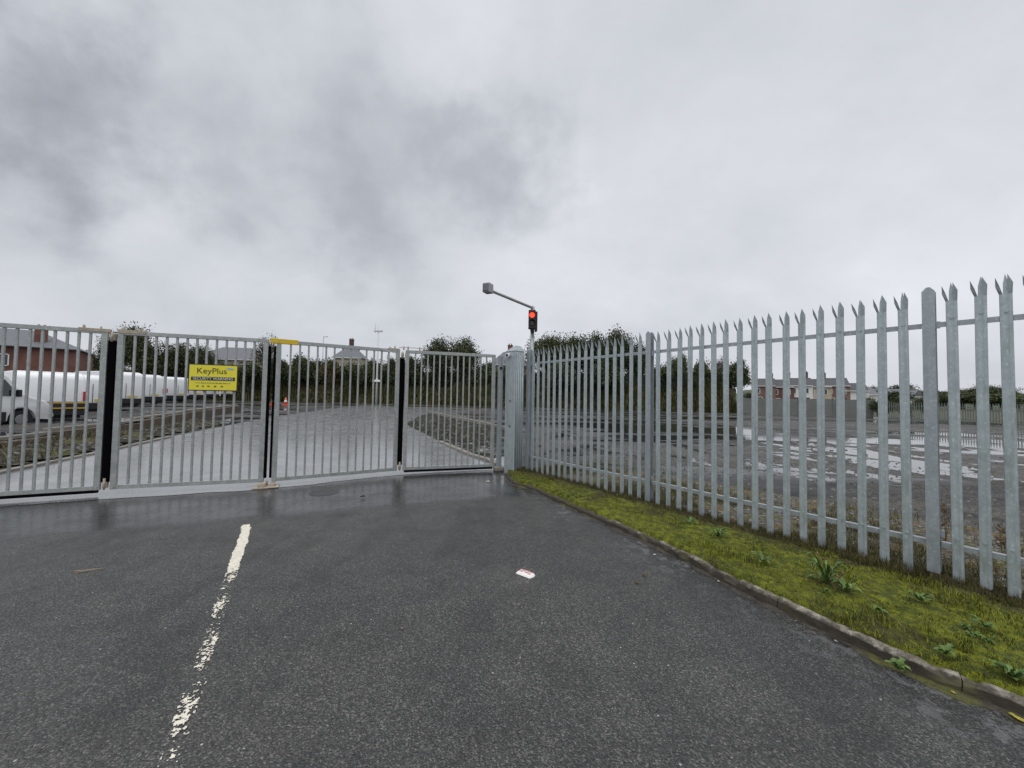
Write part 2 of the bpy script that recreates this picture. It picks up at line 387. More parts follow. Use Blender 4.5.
M['rust'] = plain('rusty_cream', (.42, .36, .29), .75, var=.5, scale=18)
M['rustred'] = plain('rust_red', (.14, .035, .03), .8, var=.35, scale=12)
M['glass'] = plain('dark_glass', (.02, .025, .028), .08, spec=.8)
M['tyre'] = plain('tyre', (.015, .015, .016), .8)
M['rim'] = plain('grey_rim', (.25, .25, .26), .4, .5)
M['chim'] = plain('dark_brick', (.09, .06, .055), .85)
M['slated'] = plain('old_dark_slate', (.065, .065, .072), .7, var=.3, scale=3)
M['slate'] = plain('roof_slate', (.13, .135, .155), .6, var=.25, scale=2.5)
M['tile'] = plain('roof_tile', (.13, .115, .115), .75, var=.3, scale=2.5)
M['brick'] = m_brick('red_brick', (.23, .085, .06), (.17, .065, .05), (.20, .15, .13))
M['brick2'] = m_brick('pink_brick', (.24, .14, .115), (.19, .10, .08), (.24, .2, .18))
M['brick3'] = m_brick('dark_brick_wall', (.17, .07, .055), (.12, .05, .04), (.2, .15, .13))
M['cream'] = plain('cream_render', (.46, .40, .31), .8)
M['pink'] = plain('pink_render', (.55, .42, .40), .8)
M['whiter'] = plain('white_render', (.70, .70, .68), .8)
M['bark'] = plain('bark', (.07, .055, .04), .9, var=.4, scale=5)
M['kerb'] = plain('kerb_concrete', (.20, .18, .15), .75, var=.5, scale=14, bump=.006)
M['kerbold'] = plain('old_kerb', (.22, .20, .17), .8, var=.4, scale=3)
M['brownwall'] = plain('brown_edge', (.10, .075, .055), .85, var=.5, scale=2)
M['leaf_dark'] = m_leaf('leaves_dark', [(.25, (.022, .033, .014)), (.5, (.052, .068, .029)), (.8, (.115, .130, .050))], .7)
M['leaf_mid'] = m_leaf('leaves_mid', [(.25, (.030, .040, .017)), (.5, (.066, .082, .034)), (.8, (.135, .15, .062))], .7)
M['leaf_brown'] = m_leaf('leaves_brown', [(.25, (.035, .028, .014)), (.5, (.075, .062, .028)), (.8, (.14, .11, .05))], .7)
M['scrub'] = m_leaf('scrub', [(.25, (.05, .05, .018)), (.5, (.10, .095, .035)), (.8, (.17, .14, .06))], .25)
M['bankscrub'] = m_leaf('bank_scrub', [(.25, (.028, .042, .013)), (.5, (.062, .072, .022)), (.8, (.14, .10, .04))], .12)
M['grass'] = m_leaf('grass_blades', [(.28, (.030, .042, .005)), (.42, (.09, .112, .008)), (.58, (.21, .228, .012)), (.78, (.32, .32, .02))], 1.7, .5)
M['thatch'] = m_leaf('thatch_blades', [(.25, (.03, .026, .010)), (.5, (.075, .065, .020)), (.8, (.15, .13, .04))], 3.0, .6)
M['weed'] = m_leaf('weed_leaf', [(.2, (.045, .085, .018)), (.5, (.085, .15, .03)), (.8, (.15, .23, .07))], 20, .45)
M['drystalk'] = m_leaf('dry_stalk', [(.2, (.08, .055, .03)), (.5, (.16, .11, .06)), (.8, (.24, .18, .10))], 20, .7)

# ------------------------------------------------------------------ fence and gate lines (surveyed)
TH = .6375; PITCH = .1528
A = Vector((1.97, 5.51, 0)); FD = Vector((math.sin(TH), -math.cos(TH), 0)); FN = Vector((-math.cos(TH), -math.sin(TH), 0))
def fk(k): return A + FD * (PITCH * k)
G = [Vector((-.30, 7.97, 0)), Vector((-2.13, 7.40, 0)), Vector((-3.93, 6.25, 0)), Vector((-5.86, 5.60, 0)), Vector((-7.62, 4.78, 0))]

# ------------------------------------------------------------------ SETTING
bm = BM(); bmesh.ops.create_grid(bm, x_segments=2, y_segments=2, size=3000); struct('ground', bm, M['yard'])
# ground beyond the fences: grass and waste land
# entrance road
K_PTS = [(3.05, -1.5), (2.95, .2), (2.80, 1.2)] + [tuple(gp(x, y, .09).xy) for x, y in ((1017, 699), (935, 668), (858, 635), (802, 609), (746, 583.5), (669, 545), (587, 509), (551, 493.5), (531, 484.5), (512, 478.5))] + [(-.10, 7.55)]
print(K_PTS)
def catmull(pts, n):
    P_ = [Vector((*p, 0)) for p in pts]; out = []
    for i in range(len(P_) - 1):
        p0 = P_[max(i - 1, 0)]; p1 = P_[i]; p2 = P_[i + 1]; p3 = P_[min(i + 2, len(P_) - 1)]
        for j in range(n):
            t = j / n
            out.append(.5 * ((2 * p1) + (p2 - p0) * t + (2 * p0 - 5 * p1 + 4 * p2 - p3) * t * t + (3 * p1 - p0 - 3 * p2 + p3) * t ** 3))
    out.append(P_[-1]); return out
K = catmull(K_PTS, 16)
gate_line = [G[0] + Vector((.25, -.12, 0)), G[0], G[1], G[2], G[3], G[4], Vector((-14, 1.9, 0))]
bm = BM()
road_poly = [Vector((-30, -6, 0)), Vector((3.2, -6, 0))] + [Vector((k.x + .05, k.y, 0)) for k in K] + [g + Vector((.02, .1, 0)) for g in gate_line[1:]] + [Vector((-30, -5, 0))]
poly(bm, [(p.x, p.y, .004) for p in road_poly]); bmesh.ops.triangulate(bm, faces=bm.faces[:])
struct('road', bm, M['asphalt'])
# concrete sill that the gate swings over
bm = BM()
sill_n = [g + Vector((.03, [.15, .12, -.04, -.17, -.30, -.40, -.5][i], 0)) for i, g in enumerate(gate_line)]
sill_f = [g + Vector((-.05, .40, 0)) for g in gate_line]
a = []; b = []
for i in range(len(gate_line) - 1):
    for j in range(24):
        t = j / 24; p = sill_n[i].lerp(sill_n[i + 1], t); q = sill_f[i].lerp(sill_f[i + 1], t)
        p = p + Vector((0, .07 * noise.noise(p * 1.9) + .03 * noise.noise(p * 11), 0))
        a.append(bm.verts.new((p.x, p.y, .008))); b.append(bm.verts.new((q.x, q.y, .012)))
for i in range(len(a) - 1): bm.faces.new((a[i + 1], a[i], b[i], b[i + 1]))
bmesh.ops.recalc_face_normals(bm, faces=bm.faces[:]); struct('pavement_sill', bm, M['threshold'])
# concrete road beyond the gate
bm = BM()
lft = [Vector((-14, 2.2, 0)), gp(-60, 485), gp(0, 473), gp(50, 462.5), gp(97, 453), gp(170, 437), gp(255, 420), gp(320, 410), gp(360, 405)]
rgt_ = [gp(520, 466), gp(520, 440), gp(470, 418), gp(440, 408)]
pp = [gate_line[0] + Vector((0, .3, 0))] + rgt_ + lft[::-1] + [g + Vector((0, .3, 0)) for g in gate_line[::-1][1:-1]]
poly(bm, [(p.x, p.y, .0045) for p in pp]); bmesh.ops.triangulate(bm, faces=bm.faces[:]); struct('access_road', bm, M['conc_road'])
# rough island right of the access road
def rough_patch(name, pts, z0, amp, step, mat, edge=.4):
    xs = [p.x for p in pts]; ys = [p.y for p in pts]; bm = BM(); vv = {}
    def inside(x, y):
        r = False; n = len(pts)
        for i in range(n):
            a, b = pts[i], pts[(i + 1) % n]
            if (a.y > y) != (b.y > y) and x < (b.x - a.x) * (y - a.y) / (b.y - a.y) + a.x: r = not r
        return r
    def dist(x, y):
        d = 1e9; p = Vector((x, y))
        for i in range(len(pts)):
            a, b = pts[i].xy, pts[(i + 1) % len(pts)].xy; ab = b - a
            t = max(0, min(1, (p - a).dot(ab) / max(ab.length_squared, 1e-9))); d = min(d, (a + ab * t - p).length)
        return d
    nx = int((max(xs) - min(xs)) / step) + 1; ny = int((max(ys) - min(ys)) / step) + 1
    for i in range(nx + 1):
        for j in range(ny + 1):
            x = min(xs) + i * step; y = min(ys) + j * step
            if inside(x, y):
                e = min(1, dist(x, y) / edge)
                z = z0 + e * (amp * (.6 + noise.noise(Vector((x * 1.2, y * 1.2, 0)))) + amp * .6 * noise.noise(Vector((x * 5, y * 5, 3))))
                vv[i, j] = bm.verts.new((x, y, max(z, .006)))
    for (i, j) in list(vv):
        if (i + 1, j) in vv and (i, j + 1) in vv and (i + 1, j + 1) in vv:
            f = bm.faces.new((vv[i, j], vv[i + 1, j], vv[i + 1, j + 1], vv[i, j + 1])); f.smooth = True
    return struct(name, bm, mat)
isl = [gp(487, 460.5), gp(470, 455), gp(440, 442.5), gp(412, 428.5), gp(403, 424), gp(418, 416.5), gp(430, 413), gp(465, 420.5), gp(500, 428), gp(520, 432.5), gp(524, 446), gp(520, 456)]
ti = MT('wet_rubble'); P = ti.wp; vd = ti.vor(P, 9, 'Color'); gd = ti.sepx(vd)[0]; an = ti.noise(P, 1.3, 6, .7)
ci = ti.ramp(gd, [(0, (.007, .006, .005)), (.6, (.020, .018, .014)), (.88, (.05, .045, .036)), (1, (.30, .29, .27))])
ci = ti.mix(ti.ss(an, .52, .62), ci, (.028, .034, .010)); pd_ = ti.ss(ti.noise(ti.map(P, (3, 3, 0), sc=(.5, 1.2, 1)), .9, 6, .7), .58, .61)
M['island'] = ti.fin(ti.mix(pd_, ci, (.012, .012, .012)), ti.mix(pd_, (.8, .8, .8), (.06, .06, .06)), ti.bump(ti.math('ADD', ti.sepx(ti.vor(P, 9, 'Color'))[1], ti.noise(P, 20, 4)), ti.math('MULTIPLY', ti.math('SUBTRACT', 1, pd_), .7), .04), spec=ti.mix(pd_, (.15, .15, .15), (.5, .5, .5)))
rough_patch('rubble_island', isl, .008, .04, .16, M['island'])
ved = [gp(0, 471), gp(97, 451.5), gp(170, 436), gp(230, 424), gp(190, 417), gp(140, 424), gp(55, 440), gp(0, 449), gp(-120, 470), gp(-60, 484)]
rough_patch('rubble_verge', ved, .01, .10, .22, M['rubble'])
# pale kerb line along the island's far side and the road's left side
def strip(name, pts, wd, h, mat, z=0.0):
    bm = BM()
    for i in range(len(pts) - 1):
        a, b = pts[i], pts[i + 1]; d = (b - a); n_ = max(1, int(d.length / 1.2)); dn = d.normalized(); ang = math.atan2(dn.y, dn.x)
        for j in range(n_):
            p = a.lerp(b, (j + .5) / n_); zz_ = p.z
            Mx = Matrix.Translation((p.x, p.y, zz_ + z + h / 2 + random.uniform(-.012, .004))) @ Matrix.Rotation(ang + random.uniform(-.01, .01), 4, 'Z')
            box(bm, 0, 0, 0, d.length / n_ - .03, wd, h, Mx, bev=.012)
    return struct(name, bm, mat)
strip('yard_kerb', [gp(430, 412.5), gp(500, 427.5), gp(524, 433)], .16, .12, M['kerbold'])
strip('access_road_kerb', [gp(498, 466.0), gp(487, 460.5), gp(470, 455.5), gp(440, 442.5)], .14, .07, M['kerbold'])
strip('access_road_edging', [gp(-60, 486), gp(0, 473.5), gp(97, 453.5), gp(170, 437.5)], .12, .05, M['kerbold'])
# van park: a slightly raised yard on the left with a brown edge
PK = [(-19.0, 2.0, .12), *[tuple(gp(x, y, z)) for x, y, z in ((0, 443, .14), (55, 434, .2), (140, 421, .35), (187, 412.5, .42), (240, 405.5, .45))]]
bm = BM(); ed = [Vector(p) for p in PK]
outer = [Vector((-60, -2, .12)), Vector((-70, 8, .14)), Vector((-70, 14, .2)), Vector((-85, 30, .35)), Vector((-95, 60, .42)), Vector((-95, 95, .45))]
ev = [bm.verts.new(p) for p in ed]; ov = [bm.verts.new(p) for p in outer]
for i in range(len(ev) - 1): bm.faces.new((ev[i], ev[i + 1], ov[i + 1], ov[i]))
bmesh.ops.recalc_face_normals(bm, faces=bm.faces[:]); struct('van_park_ground', bm, M['yard'])
bm = BM()
for i in range(len(ed) - 1):
    n_ = max(1, int((ed[i + 1] - ed[i]).length / 2.4))
    for j in range(n_):
        a = ed[i].lerp(ed[i + 1], j / n_); b = ed[i].lerp(ed[i + 1], (j + 1) / n_); d = b - a; ang = math.atan2(d.y, d.x); p = (a + b) / 2
        Mx = Matrix.Translation((p.x, p.y, 0)) @ Matrix.Rotation(ang, 4, 'Z')
        box(bm, 0, 0, p.z / 2 - .02, d.length - .08, .2, p.z + random.uniform(.02, .06), Mx, bev=.02)
struct('van_park_edge', bm, M['brownwall'])
bm = BM()
for i in range(len(ed) - 1):
    a, b = ed[i], ed[i + 1]; d = b - a; ang = math.atan2(d.y, d.x); p = (a + b) / 2
    Mx = Matrix.Translation((p.x - .12, p.y + .05, p.z + .05)) @ Matrix.Rotation(ang, 4, 'Z')
    box(bm, 0, .16, 0, d.length, .18, .09, Mx, bev=.01)
struct('van_park_kerb', bm, M['kerbold'])
# far bank that closes the yard
BANK = [(-100, 82), (60, 76), (250, 70), (400, 66), (560, 58), (700, 51.5), (742, 49)]
bank_pts = [far(px, d) for px, d in BANK]
def bank_z(s): return 3.3 * (s * s * (3 - 2 * s))
bm = BM(); rows = []
NB = 160
def along(pts, t):
    t = t * (len(pts) - 1); i = min(int(t), len(pts) - 2); return pts[i].lerp(pts[i + 1], t - i)
for i in range(NB + 1):
    p = along(bank_pts, i / NB); row = []
    for s in (0, .15, .3, .5, .7, .85, 1, 2.2, 12):
        dd = s * 4.5
        q = p + Vector((p.x * .012, 1, 0)) * dd
        z = bank_z(min(s, 1)) * (1 + .18 * noise.noise(Vector((p.x * .2, s, 0)))) if s > 0 else -.02
        row.append(bm.verts.new((q.x + .4 * noise.noise(q * .5), q.y + .5 * noise.noise(q * .3), z + (.12 * noise.noise(q * 1.3) if s > 0 else 0))))
    rows.append(row)
for i in range(NB):
    for j in range(8):
        f = bm.faces.new((rows[i][j], rows[i + 1][j], rows[i + 1][j + 1], rows[i][j + 1])); f.smooth = True
bmesh.ops.recalc_face_normals(bm, faces=bm.faces[:]); struct('embankment', bm, M['rubble'])
# far low land beyond the right-hand boundary
bm = BM(); pts = [far(742, 52), far(870, 45), far(1024, 31), far(1300, 22), Vector((500, 10, 0)), Vector((900, 500, 0)), Vector((-100, 700, 0))]
tg = MT('waste_grass'); n_ = tg.noise(tg.wp, .3, 6, .6)
M['wgrass'] = tg.fin(tg.ramp(n_, [(.3, (.035, .042, .018)), (.7, (.075, .07, .035))]), .8)
poly(bm, [(p.x, p.y, .02) for p in pts]); struct('field', bm, M['wgrass'])
bm = BM(); rr = random.Random(4); NX, NY = 60, 10; rows = []
for i in range(NX + 1):
    row = []
    az = R(-62 + i * 130 / NX)
    for j in range(NY + 1):
        d = 330 + j * 70; h = 30 * (j / NY) ** 1.0 * (.65 + .8 * max(-.4, noise.noise(Vector((az * 2.2, 0, 4))))) * (1.0 if math.degrees(az) > 30 else .35)
        row.append(bm.verts.new((math.sin(az) * d, math.cos(az) * d, h - .5 + 1.5 * noise.noise(Vector((az * 14, j, 0))))))
    rows.append(row)
for i in range(NX):
    for j in range(NY):
        f = bm.faces.new((rows[i][j], rows[i + 1][j], rows[i + 1][j + 1], rows[i][j + 1])); f.smooth = True
tg = MT('hill_cover'); n_ = tg.noise(tg.wp, .035, 8, .7)
M['hill'] = tg.fin(tg.ramp(n_, [(.35, (.035, .048, .026)), (.55, (.07, .085, .04)), (.7, (.12, .13, .07))]), .9)
bmesh.ops.recalc_face_normals(bm, faces=bm.faces[:]); struct('hills', bm, M['hill'])

# kerb along the verge
bm = BM(); seglen = 0; cuts = [0]
def kerb_section(p, d, low):
    nrm = Vector((d.y, -d.x, 0)).normalized()     # towards the verge (right of travel is +x side)
    h = .098 - low
    return [p + nrm * o + Vector((0, 0, z)) for o, z in ((-.012, -.03), (-.004, h - .022), (.012, h - .003), (.045, h - .002), (.060, h - .016), (.060, -.03))]
acc = 0; prev = None; stone = 0; low = 0
for i in range(len(K)):
    d = (K[min(i + 1, len(K) - 1)] - K[max(i - 1, 0)]).normalized()
    if i: acc += (K[i] - K[i - 1]).length
    nn = .016 * noise.noise(K[i] * 6)
    jig = Vector((.014 * noise.noise(K[i] * 9 + Vector((3, 0, 0))), 0, 0))
    if prev is None or acc > .9:
        if prev is not None:
            cur = [bm.verts.new(v + jig) for v in kerb_section(K[i] - d * .003, d, low + nn)]
            for j in range(6): bm.faces.new((prev[j], prev[(j + 1) % 6], cur[(j + 1) % 6], cur[j]))
            bm.faces.new(cur)
        acc = 0; stone += 1; low = [.0, .008, .003, .010, .004, .012, .02, .03, .03, .035, .04][min(stone - 1, 10)]
        cur = [bm.verts.new(v + jig) for v in kerb_section(K[i] + d * .003, d, low + nn)]
        bm.faces.new(cur[::-1])
    else:
        cur = [bm.verts.new(v + jig) for v in kerb_section(K[i], d, low + nn)]
        for j in range(len(cur)): bm.faces.new((prev[j], prev[(j + 1) % 6], cur[(j + 1) % 6], cur[j]))
    prev = cur
bmesh.ops.subdivide_edges(bm, edges=bm.edges[:], cuts=2, use_grid_fill=True)
for v in bm.verts:
    q = v.co.copy(); chip = max(0, noise.noise(q * 9) - .15) * .05
    v.co += Vector((noise.noise(q * 21), noise.noise(q * 21 + Vector((7, 0, 0))), noise.noise(q * 17 + Vector((0, 7, 0))))) * .006
    if q.z > .05: v.co.z -= chip; v.co.x += chip * .5
bmesh.ops.recalc_face_normals(bm, faces=bm.faces[:])
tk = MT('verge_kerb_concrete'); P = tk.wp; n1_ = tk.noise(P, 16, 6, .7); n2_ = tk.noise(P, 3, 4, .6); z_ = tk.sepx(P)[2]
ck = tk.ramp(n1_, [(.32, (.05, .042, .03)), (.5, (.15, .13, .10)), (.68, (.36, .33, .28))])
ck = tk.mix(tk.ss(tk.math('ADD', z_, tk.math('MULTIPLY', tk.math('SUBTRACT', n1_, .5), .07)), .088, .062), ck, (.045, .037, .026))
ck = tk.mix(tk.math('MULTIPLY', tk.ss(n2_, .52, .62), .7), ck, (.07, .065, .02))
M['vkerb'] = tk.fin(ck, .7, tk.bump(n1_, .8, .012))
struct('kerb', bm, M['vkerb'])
bm = BM(); prev = None
for i in range(len(K)):
    for sub in range(4):
        if i == len(K) - 1 and sub: break
        k = K[i].lerp(K[min(i + 1, len(K) - 1)], sub / 4)
        d = (K[min(i + 1, len(K) - 1)] - K[max(i - 1, 0)]).normalized(); nrm = Vector((d.y, -d.x, 0)).normalized()
        wd_ = .045 + .05 * noise.noise(k * 2.2) + .045 * noise.noise(k * 7) + .02 * noise.noise(k * 25)
        cur = [bm.verts.new(k - nrm * max(.012, wd_) + Vector((0, 0, .0055))), bm.verts.new(k - nrm * max(.006, wd_ * .5) + Vector((0, 0, .012 + .006 * noise.noise(k * 14)))), bm.verts.new(k + nrm * .01 + Vector((0, 0, .024 + .012 * noise.noise(k * 9))))]
        if prev:
            for j in range(2): bm.faces.new((prev[j], cur[j], cur[j + 1], prev[j + 1]))
        prev = cur
bmesh.ops.recalc_face_normals(bm, faces=bm.faces[:])
tk = MT('gutter_silt'); P = tk.wp; a_n = tk.noise(P, 30, 6, .7); b_n = tk.noise(P, 2.4, 5, .6)
sc_ = tk.ramp(a_n, [(.3, (.018, .015, .011)), (.6, (.05, .042, .03)), (.85, (.11, .095, .07))])
sc_ = tk.mix(tk.ss(b_n, .53, .62), sc_, tk.ramp(a_n, [(.3, (.03, .03, .006)), (.7, (.10, .10, .014))]))
M['silt'] = tk.fin(sc_, .55, tk.bump(a_n, .9, .012)); struct('gutter', bm, M['silt'])
# turf verge between the kerb and the fence
def verge_pt(i, s):
    """i along the kerb samples, s 0 at kerb .. 1 just behind fence"""
    k = K[i]; t = i / (len(K) - 1)
    kk = 34 - t * (34 + 19.5)
    f = fk(kk) - FN * .17
    d = (K[min(i + 1, len(K) - 1)] - K[max(i - 1, 0)]).normalized(); nrm = Vector((d.y, -d.x, 0)).normalized()
    return (k + nrm * (.036 + .012 * noise.noise(k * 6))).lerp(f, s)
def verge_z(p, s):
    e = math.sin(min(1, s * 1.6) * math.pi / 2)
    return .098 + .004 * e - .045 * max(0, s - .6) / .4 + (.006 + .02 * min(1, s * 3)) * noise.noise(p * 3.1) + .012 * noise.noise(p * 11)
bm = BM(); rows = []
NS = 30
for i in range(len(K)):
    row = []
    for j in range(NS + 1):
        s = j / NS; p = verge_pt(i, s); z = verge_z(p, s)
        if j == 0: z = .02
        if j == NS: z = .03
        row.append(bm.verts.new((p.x, p.y, z)))
    rows.append(row)
for i in range(len(rows) - 1):
    for j in range(NS):
        f = bm.faces.new((rows[i][j], rows[i][j + 1], rows[i + 1][j + 1], rows[i + 1][j])); f.smooth = True
bmesh.ops.subdivide_edges(bm, edges=bm.edges[:], cuts=1)
for v in bm.verts:
    if v.co.z > .03: v.co.z += .014 * noise.noise(v.co * 22) + .010 * noise.noise(v.co * 9)
bmesh.ops.recalc_face_normals(bm, faces=bm.faces[:]); struct('verge_soil', bm, M['moss'])
def blade(bm, p, h, wd, ang, lean, mi=0):
    d = Vector((math.cos(ang), math.sin(ang), 0)); n = Vector((-d.y, d.x, 0))
    l = d * lean
    a = bm.verts.new(p + n * wd); b = bm.verts.new(p - n * wd)
    c2 = bm.verts.new(p + l * .4 - n * wd * .7 + Vector((0, 0, h * .6))); c1 = bm.verts.new(p + l * .4 + n * wd * .7 + Vector((0, 0, h * .6)))
    t = bm.verts.new(p + l + Vector((0, 0, h)))
    f = bm.faces.new((a, b, c2, c1)); f.material_index = mi; f = bm.faces.new((c1, c2, t)); f.material_index = mi
rg = random.Random(11)
bm = BM(); bt = BM()
for _ in range(52000):
    i = rg.randrange(20, len(K) - 1); s = rg.random(); p = verge_pt(i, s).lerp(verge_pt(i + 1, s), rg.random())
    wid = (verge_pt(i, 1) - verge_pt(i, 0)).length
    if rg.random() > wid / 1.7 + .15: continue
    z = verge_z(p, s) + .0; p = Vector((p.x, p.y, z - .006))
    cl_ = noise.noise(p * 2.6) * .5 + noise.noise(p * 8) * .3
    df = (1 - s) * wid        # distance to the fence
    if df < .36 + .30 * noise.noise(p * 1.7) or noise.noise(p * 2.1 + Vector((9, 0, 0))) > .42:
        hh = rg.uniform(.015, .05) * (1.2 + cl_)
        blade(bt, p, hh, .0018, rg.uniform(0, 6.28), rg.uniform(0, hh * .8))
    else:
        hh = rg.uniform(.006, .026) * (1 + 1.2 * cl_)
        if cl_ > .18: hh += rg.uniform(0, .03)
        blade(bm if rg.random() < .93 else bt, p, hh, .0022, rg.uniform(0, 6.28), rg.uniform(0, hh))
stuff('moss_and_grass', bm, M['grass'], 'bright yellow-green moss and short grass on the kerbed verge', 'grass')
# brown taller grass at the foot of the fence, also behind it
for _ in range(22000):
    kk = rg.uniform(-18, 30); p = fk(kk) + FN * rg.uniform(-.10, .25); z = .06
    p.z = z - .01 + .02 * noise.noise(p * 3.1)
    hh = rg.uniform(.02, .095) * (.9 + .9 * noise.noise(p * 2.5))
    blade(bt, p, hh, .0016, rg.uniform(0, 6.28), rg.uniform(0, hh * .9))
stuff('dry_fence_grass', bt, M['thatch'], 'olive brown thatch of longer grass along the foot of the steel fence', 'grass')
# waste vegetation behind the fence
bm = BM()
for _ in range(60000):
    kk = rg.uniform(-19, 40); d = .12 + abs(rg.gauss(0, 1.0)); p = fk(kk) - FN * d
    m_ = noise.noise(p * .9) + .5 * noise.noise(p * 3) + .28
    if m_ < .02 + .10 * d: continue
    p.z = 0.01; hh = rg.uniform(.015, .085) * (.5 + m_ * 1.5) 
    blade(bm, p, hh, .003, rg.uniform(0, 6.28), rg.uniform(0, hh))
stuff('waste_weeds', bm, M['scrub'], 'straggling olive and straw weeds on the yard side of the steel fence', 'weeds')
bm = BM(); rs_ = random.Random(8)
def stone(x, y, z, r_):
    vs = [bm.verts.new((x + r_ * a * rs_.uniform(.6, 1.2), y + r_ * b * rs_.uniform(.6, 1.2), z + r_ * c * rs_.uniform(.4, .8))) for a, b, c in ((1, 0, 0), (0, 1, 0), (-1, 0, 0), (0, -1, 0), (0, 0, 1))]
    for q in range(4): bm.faces.new((vs[q], vs[(q + 1) % 4], vs[4]))
for _ in range(26000):
    d_ = abs(rs_.gauss(0, 1)) ** 1.3 * 3.5 + .1; p = fk(rs_.uniform(-30, 60)) - FN * d_
    if noise.noise(p * .7) + .6 * noise.noise(p * 2.5) < -.1 + rs_.uniform(-.2, .3): continue
    stone(p.x, p.y, .002, rs_.choice((.006, .008, .010, .014, .022)) * rs_.uniform(.6, 1.5) * (1 + d_ * .06))
stuff('yard_gravel', bm, M['gravel'], 'loose grey gravel and stones scattered over the yard behind the steel fence', 'gravel')
bm = BM()
for _ in range(42000):
    t = rg.random(); s = rg.uniform(0.0, 1.3); p = along(bank_pts, t) + Vector((0, 1, 0)) * (s * 4.5); m_ = noise.noise(p * .35)
    p.z = bank_z(min(s, 1)) - .05
    hh = rg.uniform(.4, 1.1) * (1 + m_)
    blade(bm, p, hh, .10, rg.uniform(0, 6.28), rg.uniform(0, .5))
stuff('bank_scrub', bm, M['bankscrub'], 'rank brown and green grass covering the far bank below the trees', 'scrub')
bm = BM()
for pts_, cnt in ((isl, 500), (ved, 1200)):
    xs = [p.x for p in pts_]; ys = [p.y for p in pts_]
    for _ in range(cnt):
        i = rg.randrange(len(pts_)); c0 = sum((p for p in pts_), Vector()) / len(pts_)
        p = pts_[i].lerp(pts_[(i + 1) % len(pts_)], rg.random()).lerp(c0, rg.random() ** .6)
        if noise.noise(p * .8) < .05: continue
        p.z = .03; hh = rg.uniform(.05, .3); blade(bm, p, hh, .012, rg.uniform(0, 6.28), rg.uniform(0, hh))
stuff('rubble_weeds', bm, M['scrub'], 'low weeds sprouting from the rubble either side of the access road', 'weeds')

q0 = [fk(-17) - FN * .02, fk(36) - FN * .02, fk(38) - FN * 2.2, fk(20) - FN * 2.7, fk(0) - FN * 2.5, fk(-10) - FN * 2.2, fk(-17) - FN * 1.6]
rough_patch('waste_soil', q0, .008, .035, .09, None or M['fsoil'], .5)
# worn white centre line
bm = BM(); l0 = gp(248, 525); l1 = gp(169, 768); ln = (l1 - l0); LL = ln.length; ld = ln.normalized(); lnn = Vector((ld.y, -ld.x, 0))
cell = .005; nu = int(LL / cell); nv = int(.16 / cell); gv_ = {}
def keep(u, v):
    x = (v - nv / 2) * cell; t = u / nu; p = Vector((u * cell, v * cell, 0))
    hw = (.043 if t < .35 else .040) + .012 * noise.noise(Vector((u * cell * 6, 0, 0))) + .014 * noise.noise(Vector((u * cell * 22, 5, v)))
    if t < .035: hw *= .8 + 3 * t; x -= .015
    if t < .37: x += .015 * noise.noise(Vector((u * cell * 4, 9, 0)))
    if abs(x) > hw: return False
    w_ = noise.noise(p * 14) * .35 + noise.noise(p * 45) * .55 + noise.noise(p * 100) * .5 + .5 * (abs(x) / .05) ** 2 * (-.35)
    hw *= 1
    wear = -.75 if t < .33 else (-.75 + (t - .33) / .12 * 1.0 if t < .42 else .20 + .05 * math.sin(t * 40))
    gap = 0
    for g0, g1 in ((.505, .53), (.65, .665), (.815, .835)):
        if g0 < t < g1: gap = .5
    for g0, g1 in ((.42, .465), (.57, .62), (.70, .79), (.87, .93)):
        if g0 < t < g1: gap = -.13
    return w_ > wear + gap
def gvv(u, v):
    if (u, v) not in gv_:
        p = l0 + ld * (u * cell) + lnn * ((v - nv / 2) * cell)
        gv_[u, v] = bm.verts.new((p.x + cell * .35 * noise.noise(p * 200), p.y, .008))
    return gv_[u, v]
for u in range(nu):
    for v in range(nv):
        if keep(u, v): bm.faces.new((gvv(u, v), gvv(u, v + 1), gvv(u + 1, v + 1), gvv(u + 1, v)))
bmesh.ops.recalc_face_normals(bm, faces=bm.faces[:])
if bm.faces and bm.faces[0].normal.z < 0: bmesh.ops.reverse_faces(bm, faces=bm.faces[:])
tl = MT('worn_road_paint'); n_ = tl.noise(tl.wp, 40, 5, .7)
M['paint'] = tl.fin(tl.ramp(n_, [(.25, (.45, .42, .34)), (.6, (.74, .70, .59))]), .55, tl.bump(n_, .5, .004))
o = obj('road_marking', bm, M['paint']); o['kind'] = 'structure'

